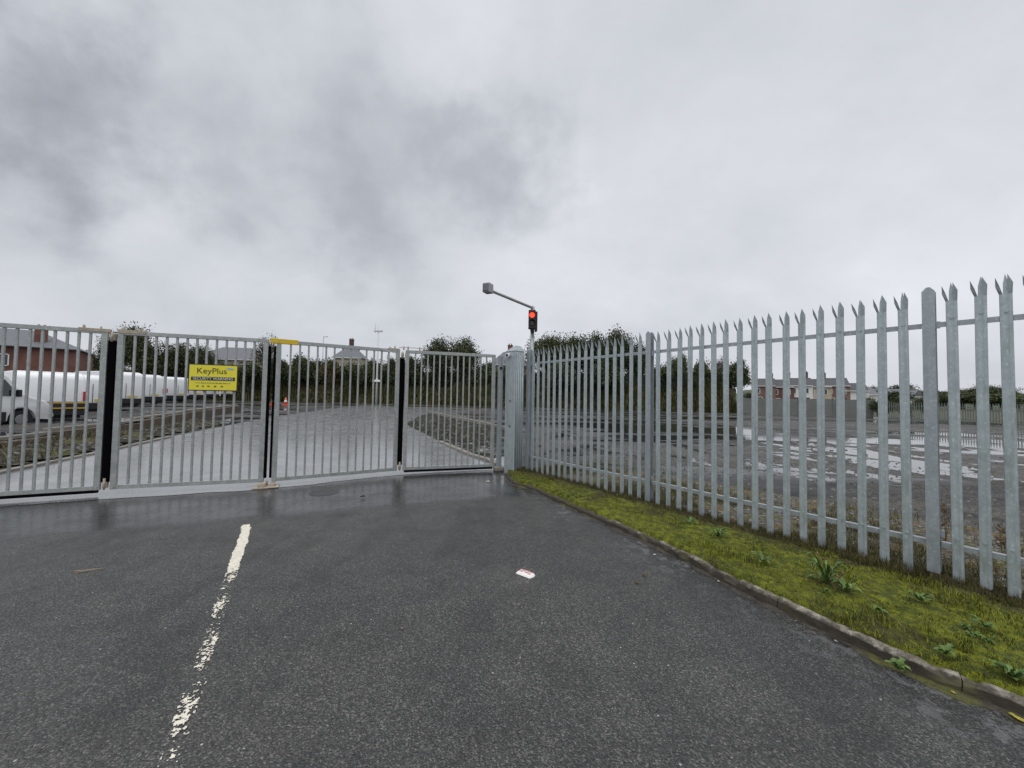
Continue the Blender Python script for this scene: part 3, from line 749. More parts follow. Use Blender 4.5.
# ------------------------------------------------------------------ PALISADE FENCE
def pale_mesh(h, seed):
    """W-section pale, 65 mm wide, with a splayed triple-pointed head; origin at its foot, x along the fence, -y to the road"""
    r = random.Random(seed); bm = BM(); th = .003
    prof = [(-.033, .0), (-.030, -.007), (-.016, -.009), (-.006, -.0062), (.006, -.0062), (.016, -.009), (.030, -.007), (.033, .0)]
    z0, zs = -.07, h - .16
    lo = [bm.verts.new((x, y, z0)) for x, y in prof]; hi = [bm.verts.new((x, y, zs)) for x, y in prof]
    lob = [bm.verts.new((x, y + th, z0)) for x, y in prof]; hib = [bm.verts.new((x, y + th, zs)) for x, y in prof]
    for i in range(7):
        bm.faces.new((lo[i], lo[i + 1], hi[i + 1], hi[i])); bm.faces.new((lob[i + 1], lob[i], hib[i], hib[i + 1]))
        bm.faces.new((hi[i], hi[i + 1], hib[i + 1], hib[i]))
    bm.faces.new((lo[0], hi[0], hib[0], lob[0])); bm.faces.new((lo[7], lob[7], hib[7], hi[7]))
    j = lambda a: r.uniform(-a, a)
    # centre tine straight up, side tines cut free and bent outwards
    def tine(pts, off=(0, .003, 0)): prism(bm, pts, off)
    tine([(-.014, -.007, zs - .001), (.012, -.007, zs - .001), (.014, -.010, zs + .095), (.001 + j(.003), -.008, h), (-.012, -.008, zs + .085)])
    tine([(-.033, .0, zs - .001), (-.0145, -.009, zs - .001), (-.031, -.028, zs + .07), (-.052 + j(.004), -.052, h - .03 + j(.004)), (-.050, -.030, zs + .06)])
    tine([(.0115, -.008, zs - .001), (.033, .0, zs - .001), (.037, -.016, zs + .085), (.012 + j(.004), -.030, h - .006 + j(.004)), (.009, -.022, zs + .085)])
    # rail fixing bolts
    for zb in (.28, h - .30): cyl(bm, (0, -.003, zb), (0, -.014, zb), .009, seg=8)
    bmesh.ops.recalc_face_normals(bm, faces=bm.faces[:])
    me = bpy.data.meshes.new('pale'); bm.to_mesh(me); bm.free(); me.materials.append(M['pale']); return me
PH = 2.42
pales = [pale_mesh(PH, s) for s in range(5)]
fence_ang = math.atan2(FD.y, FD.x)     # local +x along the fence (towards the camera side), local -y must face the road
fence = thing('palisade_fence', 'tall galvanised palisade fence with splayed spiked pales along the mossy verge', 'fence', tuple(fk(-18)), fence_ang)
def post_mesh(h):
    bm = BM(); wd, dp = .078, .045
    # RSJ-like post: front flange, web, rear flange, with shoulders cut at the top
    fl = [(-wd / 2, 0), (wd / 2, 0), (wd / 2, h - .035), (wd / 2 - .028, h), (-wd / 2 + .028, h), (-wd / 2, h - .035)]
    prism(bm, [(x, -dp, z) for x, z in fl], (0, .006, 0)); prism(bm, [(x, dp - .006, z) for x, z in fl], (0, .006, 0))
    box(bm, 0, 0, (h - .02) / 2, .006, 2 * dp - .012, h - .02)
    for zb in (.33, h - .33): box(bm, .05, -.012, zb, .03, .012, .06, bev=.002)
    me = bpy.data.meshes.new('post'); bm.to_mesh(me); bm.free(); me.materials.append(M['post']); return me
def kx(k): return (k + 18) * PITCH if k <= 18 else 36 * PITCH + (k - 18) * .138
pm = post_mesh(2.43)
for k in (-18, 0, 18, 36):
    o = obj('post', pm, None, fence); o.location = (kx(k), .02, .075 + (.03 if k >= 18 else 0))
for k0 in (-18, 0, 18):
    for z in (.345, .06 + PH - .275):
        bm = BM(); L_ = kx(k0 + 18) - kx(k0) - .088; x_ = .044
        prism(bm, [(x_, .004, z - .022), (x_, .004, z + .022), (x_, .012, z + .022), (x_, .012, z - .022)], (L_, 0, 0))
        prism(bm, [(x_, .0125, z + .014), (x_, .0125, z + .022), (x_, .05, z + .022), (x_, .05, z + .014)], (L_, 0, 0))
        o = obj('rail', bm, M['rail'], fence); o.location = (kx(k0), 0, 0)
rp = random.Random(5)
for k in range(-17, 36):
    if k in (0, 18): continue
    o = obj('pale', pales[rp.randrange(5)], None, fence)
    o.location = (kx(k) + rp.uniform(-.003, .003), .0, .085 + rp.uniform(-.012, .012) + (.0062 * k * PITCH if k < 0 else .009 * min(k, 18) * PITCH + (.025 if k > 18 else 0)))
    o.rotation_euler = (rp.uniform(-.004, .004), rp.uniform(-.004, .004), rp.uniform(-.04, .04))

# ------------------------------------------------------------------ GATE LEAVES
GT = 2.40
def leaf(a, b, label, hinge_a, hinge_b, name='gate_leaf', yellow=False):
    """a is the right end, b the left end; local x runs from b (left) to a (right), -y towards the road"""
    d = a - b; Ln = d.length; ang = math.atan2(d.y, d.x)
    t = thing(name, label, 'gate', tuple(b), ang, 'folding gate leaves')
    x0, x1 = .055, Ln - .055
    for x in (x0 + .035, x1 - .035):
        bm = BM(); box(bm, x, 0, (GT + .085) / 2, .07, .05, GT - .085, bev=.004); obj('stile', bm, M['gate'], t)
    bm = BM(); box(bm, Ln / 2, 0, GT - .03 + .002, x1 - x0 - .142, .05, .06, bev=.003)
    obj('top_rail', bm, M['gate'], t)
    bm = BM(); box(bm, Ln / 2, 0, .118, x1 - x0 - .142, .05, .06, bev=.003); obj('bottom_rail', bm, M['gate'], t)
    bar = None
    for zb in (.118, GT - .028):
        for xb in (x0 + .035, x1 - .035):
            bm = BM(); cyl(bm, (xb, -.024, zb), (xb, -.036, zb), .011, seg=6); obj('bolt', bm, M['rust'], t)
    xs = [x0 + .07 + (x1 - x0 - .14) * (i + 1) / 14 for i in range(13)]
    for x in xs:
        if bar is None:
            bm = BM(); box(bm, 0, 0, (GT - .06 + .15) / 2, .028, .028, GT - .06 - .15, bev=.003); bar = obj('bar', bm, M['gate'], t); bar.location = (x, 0, 0)
        else:
            o = bar.copy(); COL.objects.link(o); o.parent = t; o.location = (x + random.uniform(-.003, .003), 0, 0)
    return t, Ln
gl1, l1_ = leaf(G[0], G[1], 'gate leaf hinged to the grey cabinet, far right of the folding gate', 1, 1)
gl2, l2_ = leaf(G[1], G[2], 'gate leaf with a yellow cap on its top rail, right of the central gate join', 1, 1)
gl3, l3_ = leaf(G[2], G[3], 'gate leaf that carries the yellow security sign', 1, 1)
gl4, l4_ = leaf(G[3], G[4], 'gate leaf cut off by the left edge, in front of the nearest van', 1, 1)
def seal(parent, x, w_=.085, z0=.19, z1=GT - .15):
    bm = BM(); box(bm, x, .0, (z0 + z1) / 2, w_, .06, z1 - z0, bev=.012); obj('seal_or_shade_strip', bm, M['rubber'], parent)
seal(gl1, -.002, .09); seal(gl3, -.002, .09)
def hinges(parent, x):
    for z, hgt in ((.17, .12), (GT - .10, .10)):
        bm = BM(); box(bm, x, -.005, z, .05, .05, hgt, bev=.004); cyl(bm, (x, -.035, z - hgt / 2 - .02), (x, -.035, z + hgt / 2 + .02), .014, seg=10)
        obj('hinge', bm, M['rust'], parent)
hinges(gl1, 0); hinges(gl3, 0)
bm = BM(); box(bm, l1_ / 2, 0, .066, l1_ - .16, .045, .04); obj('seal_or_shade_strip', bm, M['rubber'], gl1)  # black strip stands in for the shadowed gap below the bottom rail
bm = BM(); box(bm, l4_ / 2, 0, .066, l4_ - .16, .045, .04); obj('seal_or_shade_strip', bm, M['rubber'], gl4)  # same black strip as gap shadow under the leftmost leaf
# twin black safety edges at the central join
bm = BM(); box(bm, l3_ - .035, 0, (GT + .1) / 2 - .03, .034, .055, GT - .26, bev=.01); obj('seal_or_shade_strip', bm, M['rubber'], gl3)
bm = BM(); box(bm, .036, 0, (GT + .1) / 2 - .03, .034, .055, GT - .26, bev=.01); obj('seal_or_shade_strip', bm, M['rubber'], gl2)
bm = BM(); box(bm, .165, 0, GT - .022, .40, .066, .078, bev=.004); obj('yellow_cap', bm, M['yellow'], gl2)
# folding-arm brackets on top of the two hinge joints
def bracket(parent, x, arms):
    bm = BM(); box(bm, x, 0, GT + .045, .9, .05, .018, bev=.003)
    for dx in (-.33, -.2, .05, .30, .37): cyl(bm, (x + dx, 0, GT + .05), (x + dx, 0, GT + .10), .014, seg=8)
    obj('bracket', bm, M['rust'], parent)
def bracket_small(parent, x):
    bm = BM(); box(bm, x, 0, GT - .012, .34, .062, .05, bev=.004)
    cyl(bm, (x - .12, 0, GT + .0), (x - .12, 0, GT + .055), .016, seg=8); cyl(bm, (x + .06, 0, GT), (x + .06, 0, GT + .045), .013, seg=8)
    obj('bracket', bm, M['rust'], parent)
bracket_small(gl4, l4_ - .20); bracket_small(gl3, .23); bracket_small(gl2, l2_ - .2) if False else None
bm = BM(); box(bm, l2_ - .17, 0, GT + .01, .22, .05, .02, bev=.003); cyl(bm, (l2_ - .15, 0, GT), (l2_ - .15, 0, GT + .07), .014, seg=8); cyl(bm, (l2_ - .24, 0, GT), (l2_ - .24, 0, GT + .045), .014, seg=8); obj('bracket', bm, M['rust'], gl2)
bm = BM(); box(bm, .18, -.01, GT + .05, .50, .02, .010, bev=.002)
for dx in (.02, .10, .32, .41): cyl(bm, (dx, -.01, GT + .0), (dx, -.01, GT + .075), .012, seg=8)
obj('folding_arm', bm, M['rust'], gl1)
bm = BM(); prism(bm, [(l2_ - .16, -.028, GT - .08), (l2_ - .13, -.028, GT - .08), (l2_ - .38, -.028, GT - .02), (l2_ - .42, -.028, GT - .02)], (0, -.008, 0))
obj('brace', bm, M['white'], gl2)
# floor stop at the centre
st = thing('gate_stop', 'rusty cream floor stop on the concrete under the central gate join', 'gate stop', (G[2].x, G[2].y - .02, .008), .45)
bm = BM(); box(bm, 0, 0, .008, .36, .24, .016, bev=.004); obj('base_plate', bm, M['rust'], st)
bm = BM(); box(bm, -.06, -.03, .045, .11, .09, .06, bev=.01); box(bm, .08, .0, .04, .08, .10, .05, bev=.01); cyl(bm, (0, .05, .01), (0, .05, .09), .018, seg=10)
obj('catch', bm, M['rust'], st)
# security sign on leaf three (local frame)
def text_mesh(txt, size, x, z, y, mat, parent, name='lettering', align='CENTER', sx=1.0, ext=.0006):
    cu = bpy.data.curves.new('lettering', 'FONT'); cu.body = txt; cu.size = size; cu.align_x = align; cu.align_y = 'CENTER'; cu.extrude = ext
    o = bpy.data.objects.new('lettering_tmp', cu); COL.objects.link(o); bpy.context.view_layer.update()
    me = bpy.data.meshes.new_from_object(o.evaluated_get(bpy.context.evaluated_depsgraph_get()))
    bpy.data.objects.remove(o)
    me.transform(Matrix.Translation((x, y, z)) @ Matrix.Rotation(R(90), 4, 'X') @ Matrix.Diagonal((sx, 1, 1, 1)))
    me.materials.clear(); me.materials.append(mat); return obj(name, me, None, parent)
SGX, SGZ = 1.262, 1.745; SW, SH = .62, .385
M['signyel'] = plain('sign_yellow', (.84, .74, .05), .4, var=.03)
M['ink'] = plain('sign_ink', (.02, .02, .025), .5, var=.05)
M['inkgrey'] = plain('sign_grey_ink', (.20, .19, .08), .5, var=.05)
M['inkblue'] = plain('sign_blue_ink', (.25, .45, .65), .5, var=.05)
sg = thing('security_sign', 'yellow security warning sign with black border fixed to the gate bars', 'sign', tuple(gl3.matrix_basis @ Vector((SGX, -.045, SGZ))), gl3.rotation_euler.z)
bm = BM(); box(bm, 0, 0, 0, SW + .03, .006, SH + .03, bev=.001); obj('backing_board', bm, M['ink'], sg)
bm = BM(); box(bm, 0, -.005, 0, SW, .003, SH); obj('face', bm, M['signyel'], sg)
bm = BM(); box(bm, 0, -.008, -.018, SW - .05, .002, .055); obj('warning_band', bm, M['ink'], sg)
text_mesh('KeyPlus', .125, -.02, .10, -.008, M['ink'], sg)
text_mesh('SECURITY WARNING', .055, 0, -.018, -.0100, M['white'], sg, sx=1.0)
bm = BM()
for i in range(3):
    prism(bm, [(.17 + i * .03, -.008, .15 - i * .004), (.185 + i * .03, -.008, .165 - i * .004), (.215 + i * .028, -.008, .14), (.20 + i * .028, -.008, .125)], (0, -.001, 0))
obj('emblem', bm, M['inkblue'], sg)
bm = BM(); rs = random.Random(3); x = -.22
while x < .22:                               # line of print too small to read
    wd = rs.uniform(.006, .012); box(bm, x, -.008, -.085, wd, .002, .016); x += wd + rs.choice((.004, .004, .014))
x = -.2
while x < .2:
    wd = rs.uniform(.02, .035); bq = BM(); box(bq, x, -.008, -.135, wd, .002, .024); obj('pictogram', bq, M['inkgrey'], sg); x += wd + rs.uniform(.03, .06)
obj('small_print', bm, M['inkgrey'], sg)
for q in (-.24, .24):
    pass

# ------------------------------------------------------------------ CABINET between gate and fence
C0 = fk(-18)
cab = thing('gate_cabinet', 'tall grey sheet steel gate motor cabinet beside the last gate leaf', 'cabinet', (0, 0, 0))
bm = BM()
# plan polygon: front-left, front corner, right side to the fence post, back
pl = [Vector((-.13, 7.72, 0)), Vector((.055, 7.52, 0)), Vector((.235, 7.70, 0)), Vector((.22, 8.02, 0)), Vector((-.06, 8.06, 0))]
prism(bm, [(p.x, p.y, .0) for p in pl], (0, 0, 2.44)); obj('body', bm, M['cab'], cab)
bm = BM(); cpt = sum(pl, Vector()) / 5
lo = [bm.verts.new((cpt + (p - cpt) * 1.06) + Vector((0, 0, 2.443))) for p in pl]; hi = [bm.verts.new((cpt + (p - cpt) * .6) + Vector((0, 0, 2.51 + (.05 if i in (1, 2, 3) else 0)))) for i, p in enumerate(pl)]
bm.faces.new(hi); bm.faces.new(lo[::-1])
for i in range(5): bm.faces.new((lo[i], lo[(i + 1) % 5], hi[(i + 1) % 5], hi[i]))
bmesh.ops.recalc_face_normals(bm, faces=bm.faces[:]); obj('roof', bm, M['cab'], cab)
bm = BM()          # vertical ribs on the right-hand face and cover strip on the corner
for t in (.18, .40, .62, .84):
    p = pl[1].lerp(pl[2], t); cyl(bm, (p.x + .002, p.y - .002, .02), (p.x + .002, p.y - .002, 2.42), .013, seg=8)
p = pl[1]; box(bm, p.x, p.y - .004, 1.22, .03, .03, 2.38, bev=.006)
for t in (.05, .95):
    p = pl[0].lerp(pl[1], t); box(bm, p.x, p.y - .006, 1.22, .02, .02, 2.38, bev=.004)
obj('rib', bm, M['cab'], cab)
p = pl[0].lerp(pl[1], .35) + Vector((-.02, -.03, 2.36))
bm = BM(); cyl(bm, p + Vector((.02, .03, 0)), p + Vector((-.025, -.035, -.005)), .045, seg=16); obj('sensor', bm, M['white'], cab)
bm = BM(); cyl(bm, p + Vector((-.026, -.036, -.005)), p + Vector((-.030, -.042, -.006)), .026, seg=16); o = obj('sensor_lens', bm, M['black'], cab)
o.parent = [c for c in cab.children if c.name.startswith('sensor')][0]
for z in (.95, 1.45): bm = BM(); p = pl[0].lerp(pl[1], .55); cyl(bm, (p.x - .004, p.y - .005, z), (p.x - .012, p.y - .013, z), .014, seg=8); obj('lock', bm, M['black'], cab)
# hinge post of the gate
gpst = thing('gate_post', 'square galvanised gate post with black buffers between gate leaf and cabinet', 'post', (-.245, 7.93, 0), .3)
bm = BM(); box(bm, 0, 0, 1.19, .09, .09, 2.38, bev=.006); obj('shaft', bm, M['post'], gpst)
bm = BM(); box(bm, 0, -.056, 2.12, .05, .03, .06, bev=.01); obj('buffer', bm, M['black'], gpst)
bm = BM(); box(bm, .0, -.0, .05, .2, .18, .1, bev=.03); obj('footing', bm, M['kerbold'], gpst)

# ------------------------------------------------------------------ TRAFFIC LIGHT
TY = 8.15
tx = far(531.3, TY).x
tl_ = thing('traffic_light', 'red traffic light on a slim pole with a detector arm behind the fence', 'traffic light', (tx, TY, 0))
def zat(px, py, Y):
    v = ray(px, py); return CAM_H + v.z * Y / v.y
zt = zat(533, 307, TY); zh0 = zat(531, 333, TY); zh1 = zat(531, 311, TY); zr = zat(531, 316.5, TY); zl2 = zat(531, 324, TY)
bm = BM(); cyl(bm, (0, 0, 0), (0, 0, zt), .042, seg=16); cyl(bm, (0, 0, zt), (0, 0, zt + .03), .03, .01, seg=12); obj('pole', bm, M['gate'], tl_)
bm = BM(); cyl(bm, (0, 0, zt - .02), (-.84, -1.22, zt - .0), .028, seg=12); arm = obj('arm', bm, M['gate'], tl_)
bm = BM(); Mx = Matrix.Translation((-.88, -1.28, zt + .02)) @ Matrix.Rotation(R(-25), 4, 'Z')
box(bm, 0, 0, 0, .14, .17, .17, Mx, bev=.012); obj('detector_box', bm, plain('grey_plastic', (.32, .33, .35), .5), tl_)
bm = BM(); box(bm, 0, -.095, 0, .11, .012, .13, Mx, bev=.006); box(bm, -.075, 0, 0, .012, .12, .12, Mx, bev=.004)
obj('detector_face', bm, plain('grey_plastic_dark', (.16, .165, .175), .4), tl_)
hh = zh1 - zh0
fw = Vector((-.08, -1, 0)).normalized()
bm = BM(); box(bm, -.015, -.10, (zh0 + zh1) / 2 + .03, .15, .11, hh - .07, bev=.015); prism(bm, [(-.06, -.15, zh0 + .08), (.035, -.15, zh0 + .08), (.005, -.12, zh0 - .02), (-.03, -.12, zh0 - .02)], (0, .06, 0))
head = obj('signal_head', bm, M['black'], tl_)
bm = BM(); box(bm, .075, -.03, (zh0 + zh1) / 2 + .0, .05, .17, hh - .06, bev=.012); obj('side_signal_head', bm, plain('dark_maroon', (.03, .012, .014), .5), tl_)
tr = MT('red_lamp'); vl = tr.vor(tr.ob, 90, 'Distance'); M['redlamp'] = tr.fin((.8, .05, .02), .3, emit=tr.mix(tr.ss(vl, .1, .6), (1.0, .16, .05), (.9, .03, .015)), es=1.7)
M['deadlens'] = plain('dead_lens', (.07, .03, .04), .25)
for z, mat, nm in ((zr, M['redlamp'], 'red_lens'), (zl2 - .01, M['deadlens'], 'unlit_lens')):
    bm = BM(); cyl(bm, (-.018, -.155, z), (-.018, -.172, z), .058, .05, seg=24); obj(nm, bm, mat, head)
    bm = BM()          # visor: upper half tube
    seg = 14; ro = .066
    for i in range(seg):
        a0 = math.pi * (i / seg) - .15 + .0; a1 = math.pi * ((i + 1) / seg) - .15
        p = [(-.018 + ro * math.cos(a_), y, z + ro * math.sin(a_)) for a_, y in ((a0, -.155), (a1, -.155), (a1, -.23), (a0, -.23))]
        prism(bm, p, Vector((math.cos((a0 + a1) / 2), 0, math.sin((a0 + a1) / 2))) * .003)
    obj('visor', bm, M['black'], head)

# ------------------------------------------------------------------ VANS
def van_profile(Lg, H, nose):
    """side outline, x forward, z up"""
    hl = Lg / 2
    return [(-hl, .38), (-hl, .62), (-hl + .01, 1.1), (-hl + .06, H - .34), (-hl + .14, H - .16), (-hl + .32, H - .05), (-hl + .62, H), (hl - 1.75, H), (hl - 1.45, H - .05), (hl - 1.28, H - .16),
            (hl - nose + .0, 1.22 if H < 2.3 else 1.32), (hl - .28, 1.02), (hl - .10, .85), (hl - .02, .62), (hl, .42), (hl - .10, .30)]
def arch(cx, r, z0=.30):
    return [(cx + r * math.cos(a_), max(z0, .34 + r * math.sin(a_))) for a_ in [math.pi * i / 10 for i in range(11)]]
def yw(z, W): return W / 2 - max(0, z - 1.0) * .055
def make_van(label, H, Lg=5.0, W=1.9, nose=.85, rear_window=True, group='white vans in the van park'):
    t = thing('parked_van', label, 'van', (0, 0, 0), 0, group)
    hl = Lg / 2; fw_, rw_ = hl - .92, -hl + .98; r = .40
    up_ = van_profile(Lg, H, nose)
    bot = []
    bot += arch(fw_, r); bot += [(fw_ - r, .30), (rw_ + r, .30)]; bot += arch(rw_, r); bot += [(-hl + .02, .32)]
    outl = up_ + bot
    bm = BM(); a_ = [bm.verts.new((x, -yw(z, W), z)) for x, z in outl]; b_ = [bm.verts.new((x, yw(z, W), z)) for x, z in outl]
    f1 = bm.faces.new(a_); f2 = bm.faces.new(b_[::-1]); n = len(a_); sides = []
    for i in range(n):
        f = bm.faces.new((a_[(i + 1) % n], a_[i], b_[i], b_[(i + 1) % n])); sides.append(f)
    bmesh.ops.recalc_face_normals(bm, faces=bm.faces[:])
    es = [e for f in (f1, f2) for e in f.edges if max(v.co.z for v in e.verts) > .7 and min(v.co.z for v in e.verts) > .55]
    bmesh.ops.bevel(bm, geom=list(set(es)), offset=.07, segments=3, affect='EDGES', profile=.6)
    for f in bm.faces: f.smooth = len(f.verts) == 4
    body = obj('body', bm, M['vanp'], t)
    for sgn in (-1, 1):
        bm = BM(); box(bm, (fw_ + rw_) / 2, sgn * (W / 2 - .02), .44, fw_ - rw_ - 2 * r - .06, .06, .36, bev=.01)
        obj('sill', bm, M['black'], t)
        for gx in (hl - nose - 1.05, hl - nose - 2.1): bm = BM(); box(bm, gx, sgn * (W / 2 + .001), 1.0, .012, .006, 1.0); obj('door_seam', bm, M['black'], t)
        bm = BM(); box(bm, hl - nose - .92, sgn * (W / 2 + .006), 1.02, .16, .02, .035); obj('door_handle', bm, M['black'], t)
    bm = BM(); box(bm, 0, 0, .24, Lg - .5, W - .35, .22); obj('underbody', bm, M['black'], t)
    # windows
    for sgn, in ((-1,), (1,)):
        x1, x0 = hl - nose - .30, hl - 1.98; zb, ztp = 1.18 if H < 2.3 else 1.28, min(H - .26, 1.85)
        y = lambda z: sgn * (yw(z, W) + .004)
        pts = [(x0, y(zb), zb), (x1 + .12, y(zb), zb), (x1 - .26, y(ztp), ztp), (x0, y(ztp), ztp)]
        bm = BM(); prism(bm, pts, (0, sgn * .006, 0)); obj('side_window', bm, M['glass'], t)
        bm = BM(); box(bm, x1 + .02, sgn * (W / 2 + .12), zb + .10, .08, .18, .26, bev=.03); obj('mirror', bm, M['black'], t)
        bm = BM(); box(bm, (-hl + hl - 1.2) / 2 - .2, sgn * (W / 2 + .002), .62, Lg * .38, .02, .10, bev=.006)
        box(bm, (-hl + hl - 1.9) / 2, sgn * (yw(1.45, W) + .001), 1.45, Lg * .42, .008, .018); obj('side_moulding', bm, plain('grey_trim', (.05, .05, .055), .6) if 'gt' not in M else M['gt'], t)
    bm = BM(); z0_, z1_ = 1.26 if H < 2.3 else 1.36, H - .20; xa, xb = hl - nose - .0, hl - 1.29
    ff = lambda z: xa + (xb - xa) * (z - (1.22 if H < 2.3 else 1.32)) / (H - .16 - (1.22 if H < 2.3 else 1.32)) + .012
    prism(bm, [(ff(z0_), -.78, z0_), (ff(z0_), .78, z0_), (ff(z1_), .70, z1_), (ff(z1_), -.70, z1_)], (.008, 0, .004)); obj('windscreen', bm, M['glass'], t)
    # bumpers
    bm = BM(); box(bm, -hl - .03, 0, .46, .12, W - .08, .36, bev=.03); obj('rear_bumper', bm, M['black'], t)
    bm = BM(); box(bm, hl - .0, 0, .42, .14, W - .14, .24, bev=.05); obj('front_bumper', bm, M['black'], t)
    for sgn in (-1, 1):
        bm = BM(); box(bm, -hl - .002, sgn * (W / 2 - .07), 1.08, .05, .08, .40, bev=.012); obj('tail_light', bm, M['taillight'], t)
        bm = BM(); box(bm, hl - .17, sgn * (W / 2 - .22), .82, .22, .26, .16, bev=.05); obj('headlight', bm, M['headlight'], t)
    if rear_window:
        for sgn in (-1, 1):
            bm = BM(); box(bm, -hl + .015, sgn * .40, 1.52 if H < 2.3 else 1.75, .02, .55, .42, bev=.008); obj('rear_window', bm, M['glass'], t)
    bm = BM(); box(bm, -hl - .006, 0, 1.10, .006, .022, 1.1); obj('door_gap', bm, M['black'], t)
    bm = BM(); box(bm, -hl - .012, -.35, .78, .02, .52, .12, bev=.004); obj('number_plate', bm, M['plate'], t)
    for cx in (fw_, rw_):
        for sgn in (-1, 1):
            bm = BM(); cyl(bm, (cx, sgn * (W / 2 - .24), .33), (cx, sgn * (W / 2 - .02), .33), .33, seg=28)
            wh = obj('wheel', bm, M['tyre'], t)
            bm = BM(); cyl(bm, (cx, sgn * (W / 2 - .04), .33), (cx, sgn * (W / 2 - .008), .33), .20, .17, seg=20); obj('hub_cap', bm, M['rim'], wh)
    return t
M['gt'] = plain('grey_trim', (.05, .05, .055), .6)
M['taillight'] = plain('tail_light', (.45, .02, .02), .3); M['headlight'] = plain('head_light', (.5, .52, .55), .15); M['plate'] = plain('rear_plate', (.75, .55, .03), .5)
M['hazard'] = plain('hazard_yellow', (.65, .38, .03), .5)
v1 = make_van('nearest white van at the left edge with its dark cab side window facing the gate', 2.02, 4.9)
p = far(-66, 12.4); v1.location = (p.x, p.y, .08); v1.rotation_euler.z = R(88)
def rear_at(px, d, rz, Lg):
    p = far(px, d); a_ = R(rz); return (p.x + math.cos(a_) * Lg / 2, p.y + math.sin(a_) * Lg / 2)
hv = make_van('white van with yellow edged black rear step behind the nearest van', 2.08, 4.6, 1.95, .9, False)
x_, y_ = rear_at(52, 15.5, 150, 4.6); hv.location = (x_, y_, .17); hv.rotation_euler.z = R(150)
bm = BM(); box(bm, -2.38, 0, .70, .16, 1.98, .30, bev=.02); obj('rear_step', bm, M['black'], hv)
bm = BM(); box(bm, -2.465, -.1, .81, .012, 1.7, .05); obj('hazard_strip', bm, M['hazard'], hv)
bm = BM(); box(bm, -2.465, -.1, .59, .012, 1.8, .05); obj('hazard_strip', bm, M['hazard'], hv)
v3 = make_van('white van with its tail light just left of the first gate join', 2.15, 5.1, 1.95, .85, False)
x_, y_ = rear_at(93, 20.5, 158, 5.1); v3.location = (x_, y_, .2); v3.rotation_euler.z = R(158)
hi_ = make_van('high roofed white van immediately right of the first gate join', 2.42, 5.5, 2.0, .9, False)
lst = [(126, 25.5, .36, 160, None), (150, 31, .44, 163, 'high roofed white van second right of the first gate join'), (178, 37, .50, 165, 'high roofed white van midway between gate join and yellow sign'),
       (195, 43, .56, 166, 'high roofed white van ending behind the left edge of the yellow sign'), (212, 50, .62, 168, 'high roofed white van directly below the yellow sign'),
       (227, 58, .66, 169, 'farthest white van of the row, below the right end of the yellow sign')]
for px, d, z, rz, lab in lst:
    x_, y_ = rear_at(px, d, rz, 5.5)
    if lab is None: hi_.location = (x_, y_, z); hi_.rotation_euler.z = R(rz)
    else: dup(hi_, (x_, y_, z), R(rz), lab)

# ------------------------------------------------------------------ HOUSES
def house(name, label, loc, rz, w_, d_, eave, ridge, wall, roof, hip=True, chims=((0, 0),), rows=(), group=None, chm=None, chh=1.3):
    t = thing(name, label, 'house', loc, rz, group)
    bm = BM(); box(bm, 0, 0, eave / 2, w_, d_, eave); 
    if not hip:
        for x in (-w_ / 2, w_ / 2 - .25): prism(bm, [(x, -d_ / 2, eave), (x, d_ / 2, eave), (x, 0, ridge - .05)], (.25, 0, 0))
    obj('wall', bm, wall, t)
    bm = BM(); e = .35 if hip else .02; o_ = .35
    a_ = [(-w_ / 2 - e, -d_ / 2 - o_, eave), (w_ / 2 + e, -d_ / 2 - o_, eave), (w_ / 2 + e, d_ / 2 + o_, eave), (-w_ / 2 - e, d_ / 2 + o_, eave)]
    rx = (w_ / 2 - d_ / 2 * .9) if hip else w_ / 2 + e
    rx = max(rx, .3)
    v = [bm.verts.new(Vector(p) + Vector((0, 0, .02))) for p in a_]; u = [bm.verts.new((-rx, 0, ridge)), bm.verts.new((rx, 0, ridge))]
    bm.faces.new((v[0], v[1], u[1], u[0])); bm.faces.new((v[2], v[3], u[0], u[1])); bm.faces.new((v[1], v[2], u[1])); bm.faces.new((v[3], v[0], u[0])); bm.faces.new((v[3], v[2], v[1], v[0]))
    bmesh.ops.recalc_face_normals(bm, faces=bm.faces[:]); rf = obj('roof', bm, roof, t)
    bm = BM(); box(bm, 0, -d_ / 2 - o_ - .03, eave - .04, w_ + 2 * e - .02, .10, .14); obj('gutter', bm, M['white'] if wall is not M['brick'] else M['black'], t)
    for cx, cy in chims:
        bm = BM(); box(bm, cx, cy, (eave + ridge + chh) / 2, .9, .6, ridge + chh - eave); box(bm, cx, cy, ridge + chh, 1.02, .72, .14)
        ch = obj('chimney', bm, chm or M['brick'], rf)
        for q in (-.22, .22):
            bm = BM(); cyl(bm, (cx + q, cy, ridge + chh + .05), (cx + q, cy, ridge + chh + .4), .11, .09, seg=8); obj('chimney_pot', bm, M['brick'], rf)
    for (wx, wz, ww, wh) in rows:
        bm = BM(); y = -d_ / 2 - .02
        for xx, sw in ((-ww / 2, .09), (0, .06), (ww / 2, .09)): box(bm, wx + xx, y - .03, wz, sw, .08, wh)
        for zz_ in (-wh / 2, wh / 2): box(bm, wx, y - .031, wz + zz_, ww - .1, .07, .09)
        fr = obj('window', bm, M['white'], t)
        bm = BM(); box(bm, wx, y, wz, ww - .05, .03, wh - .05); obj('pane', bm, M['glass'], fr)
    return t
p = far(12, 44)
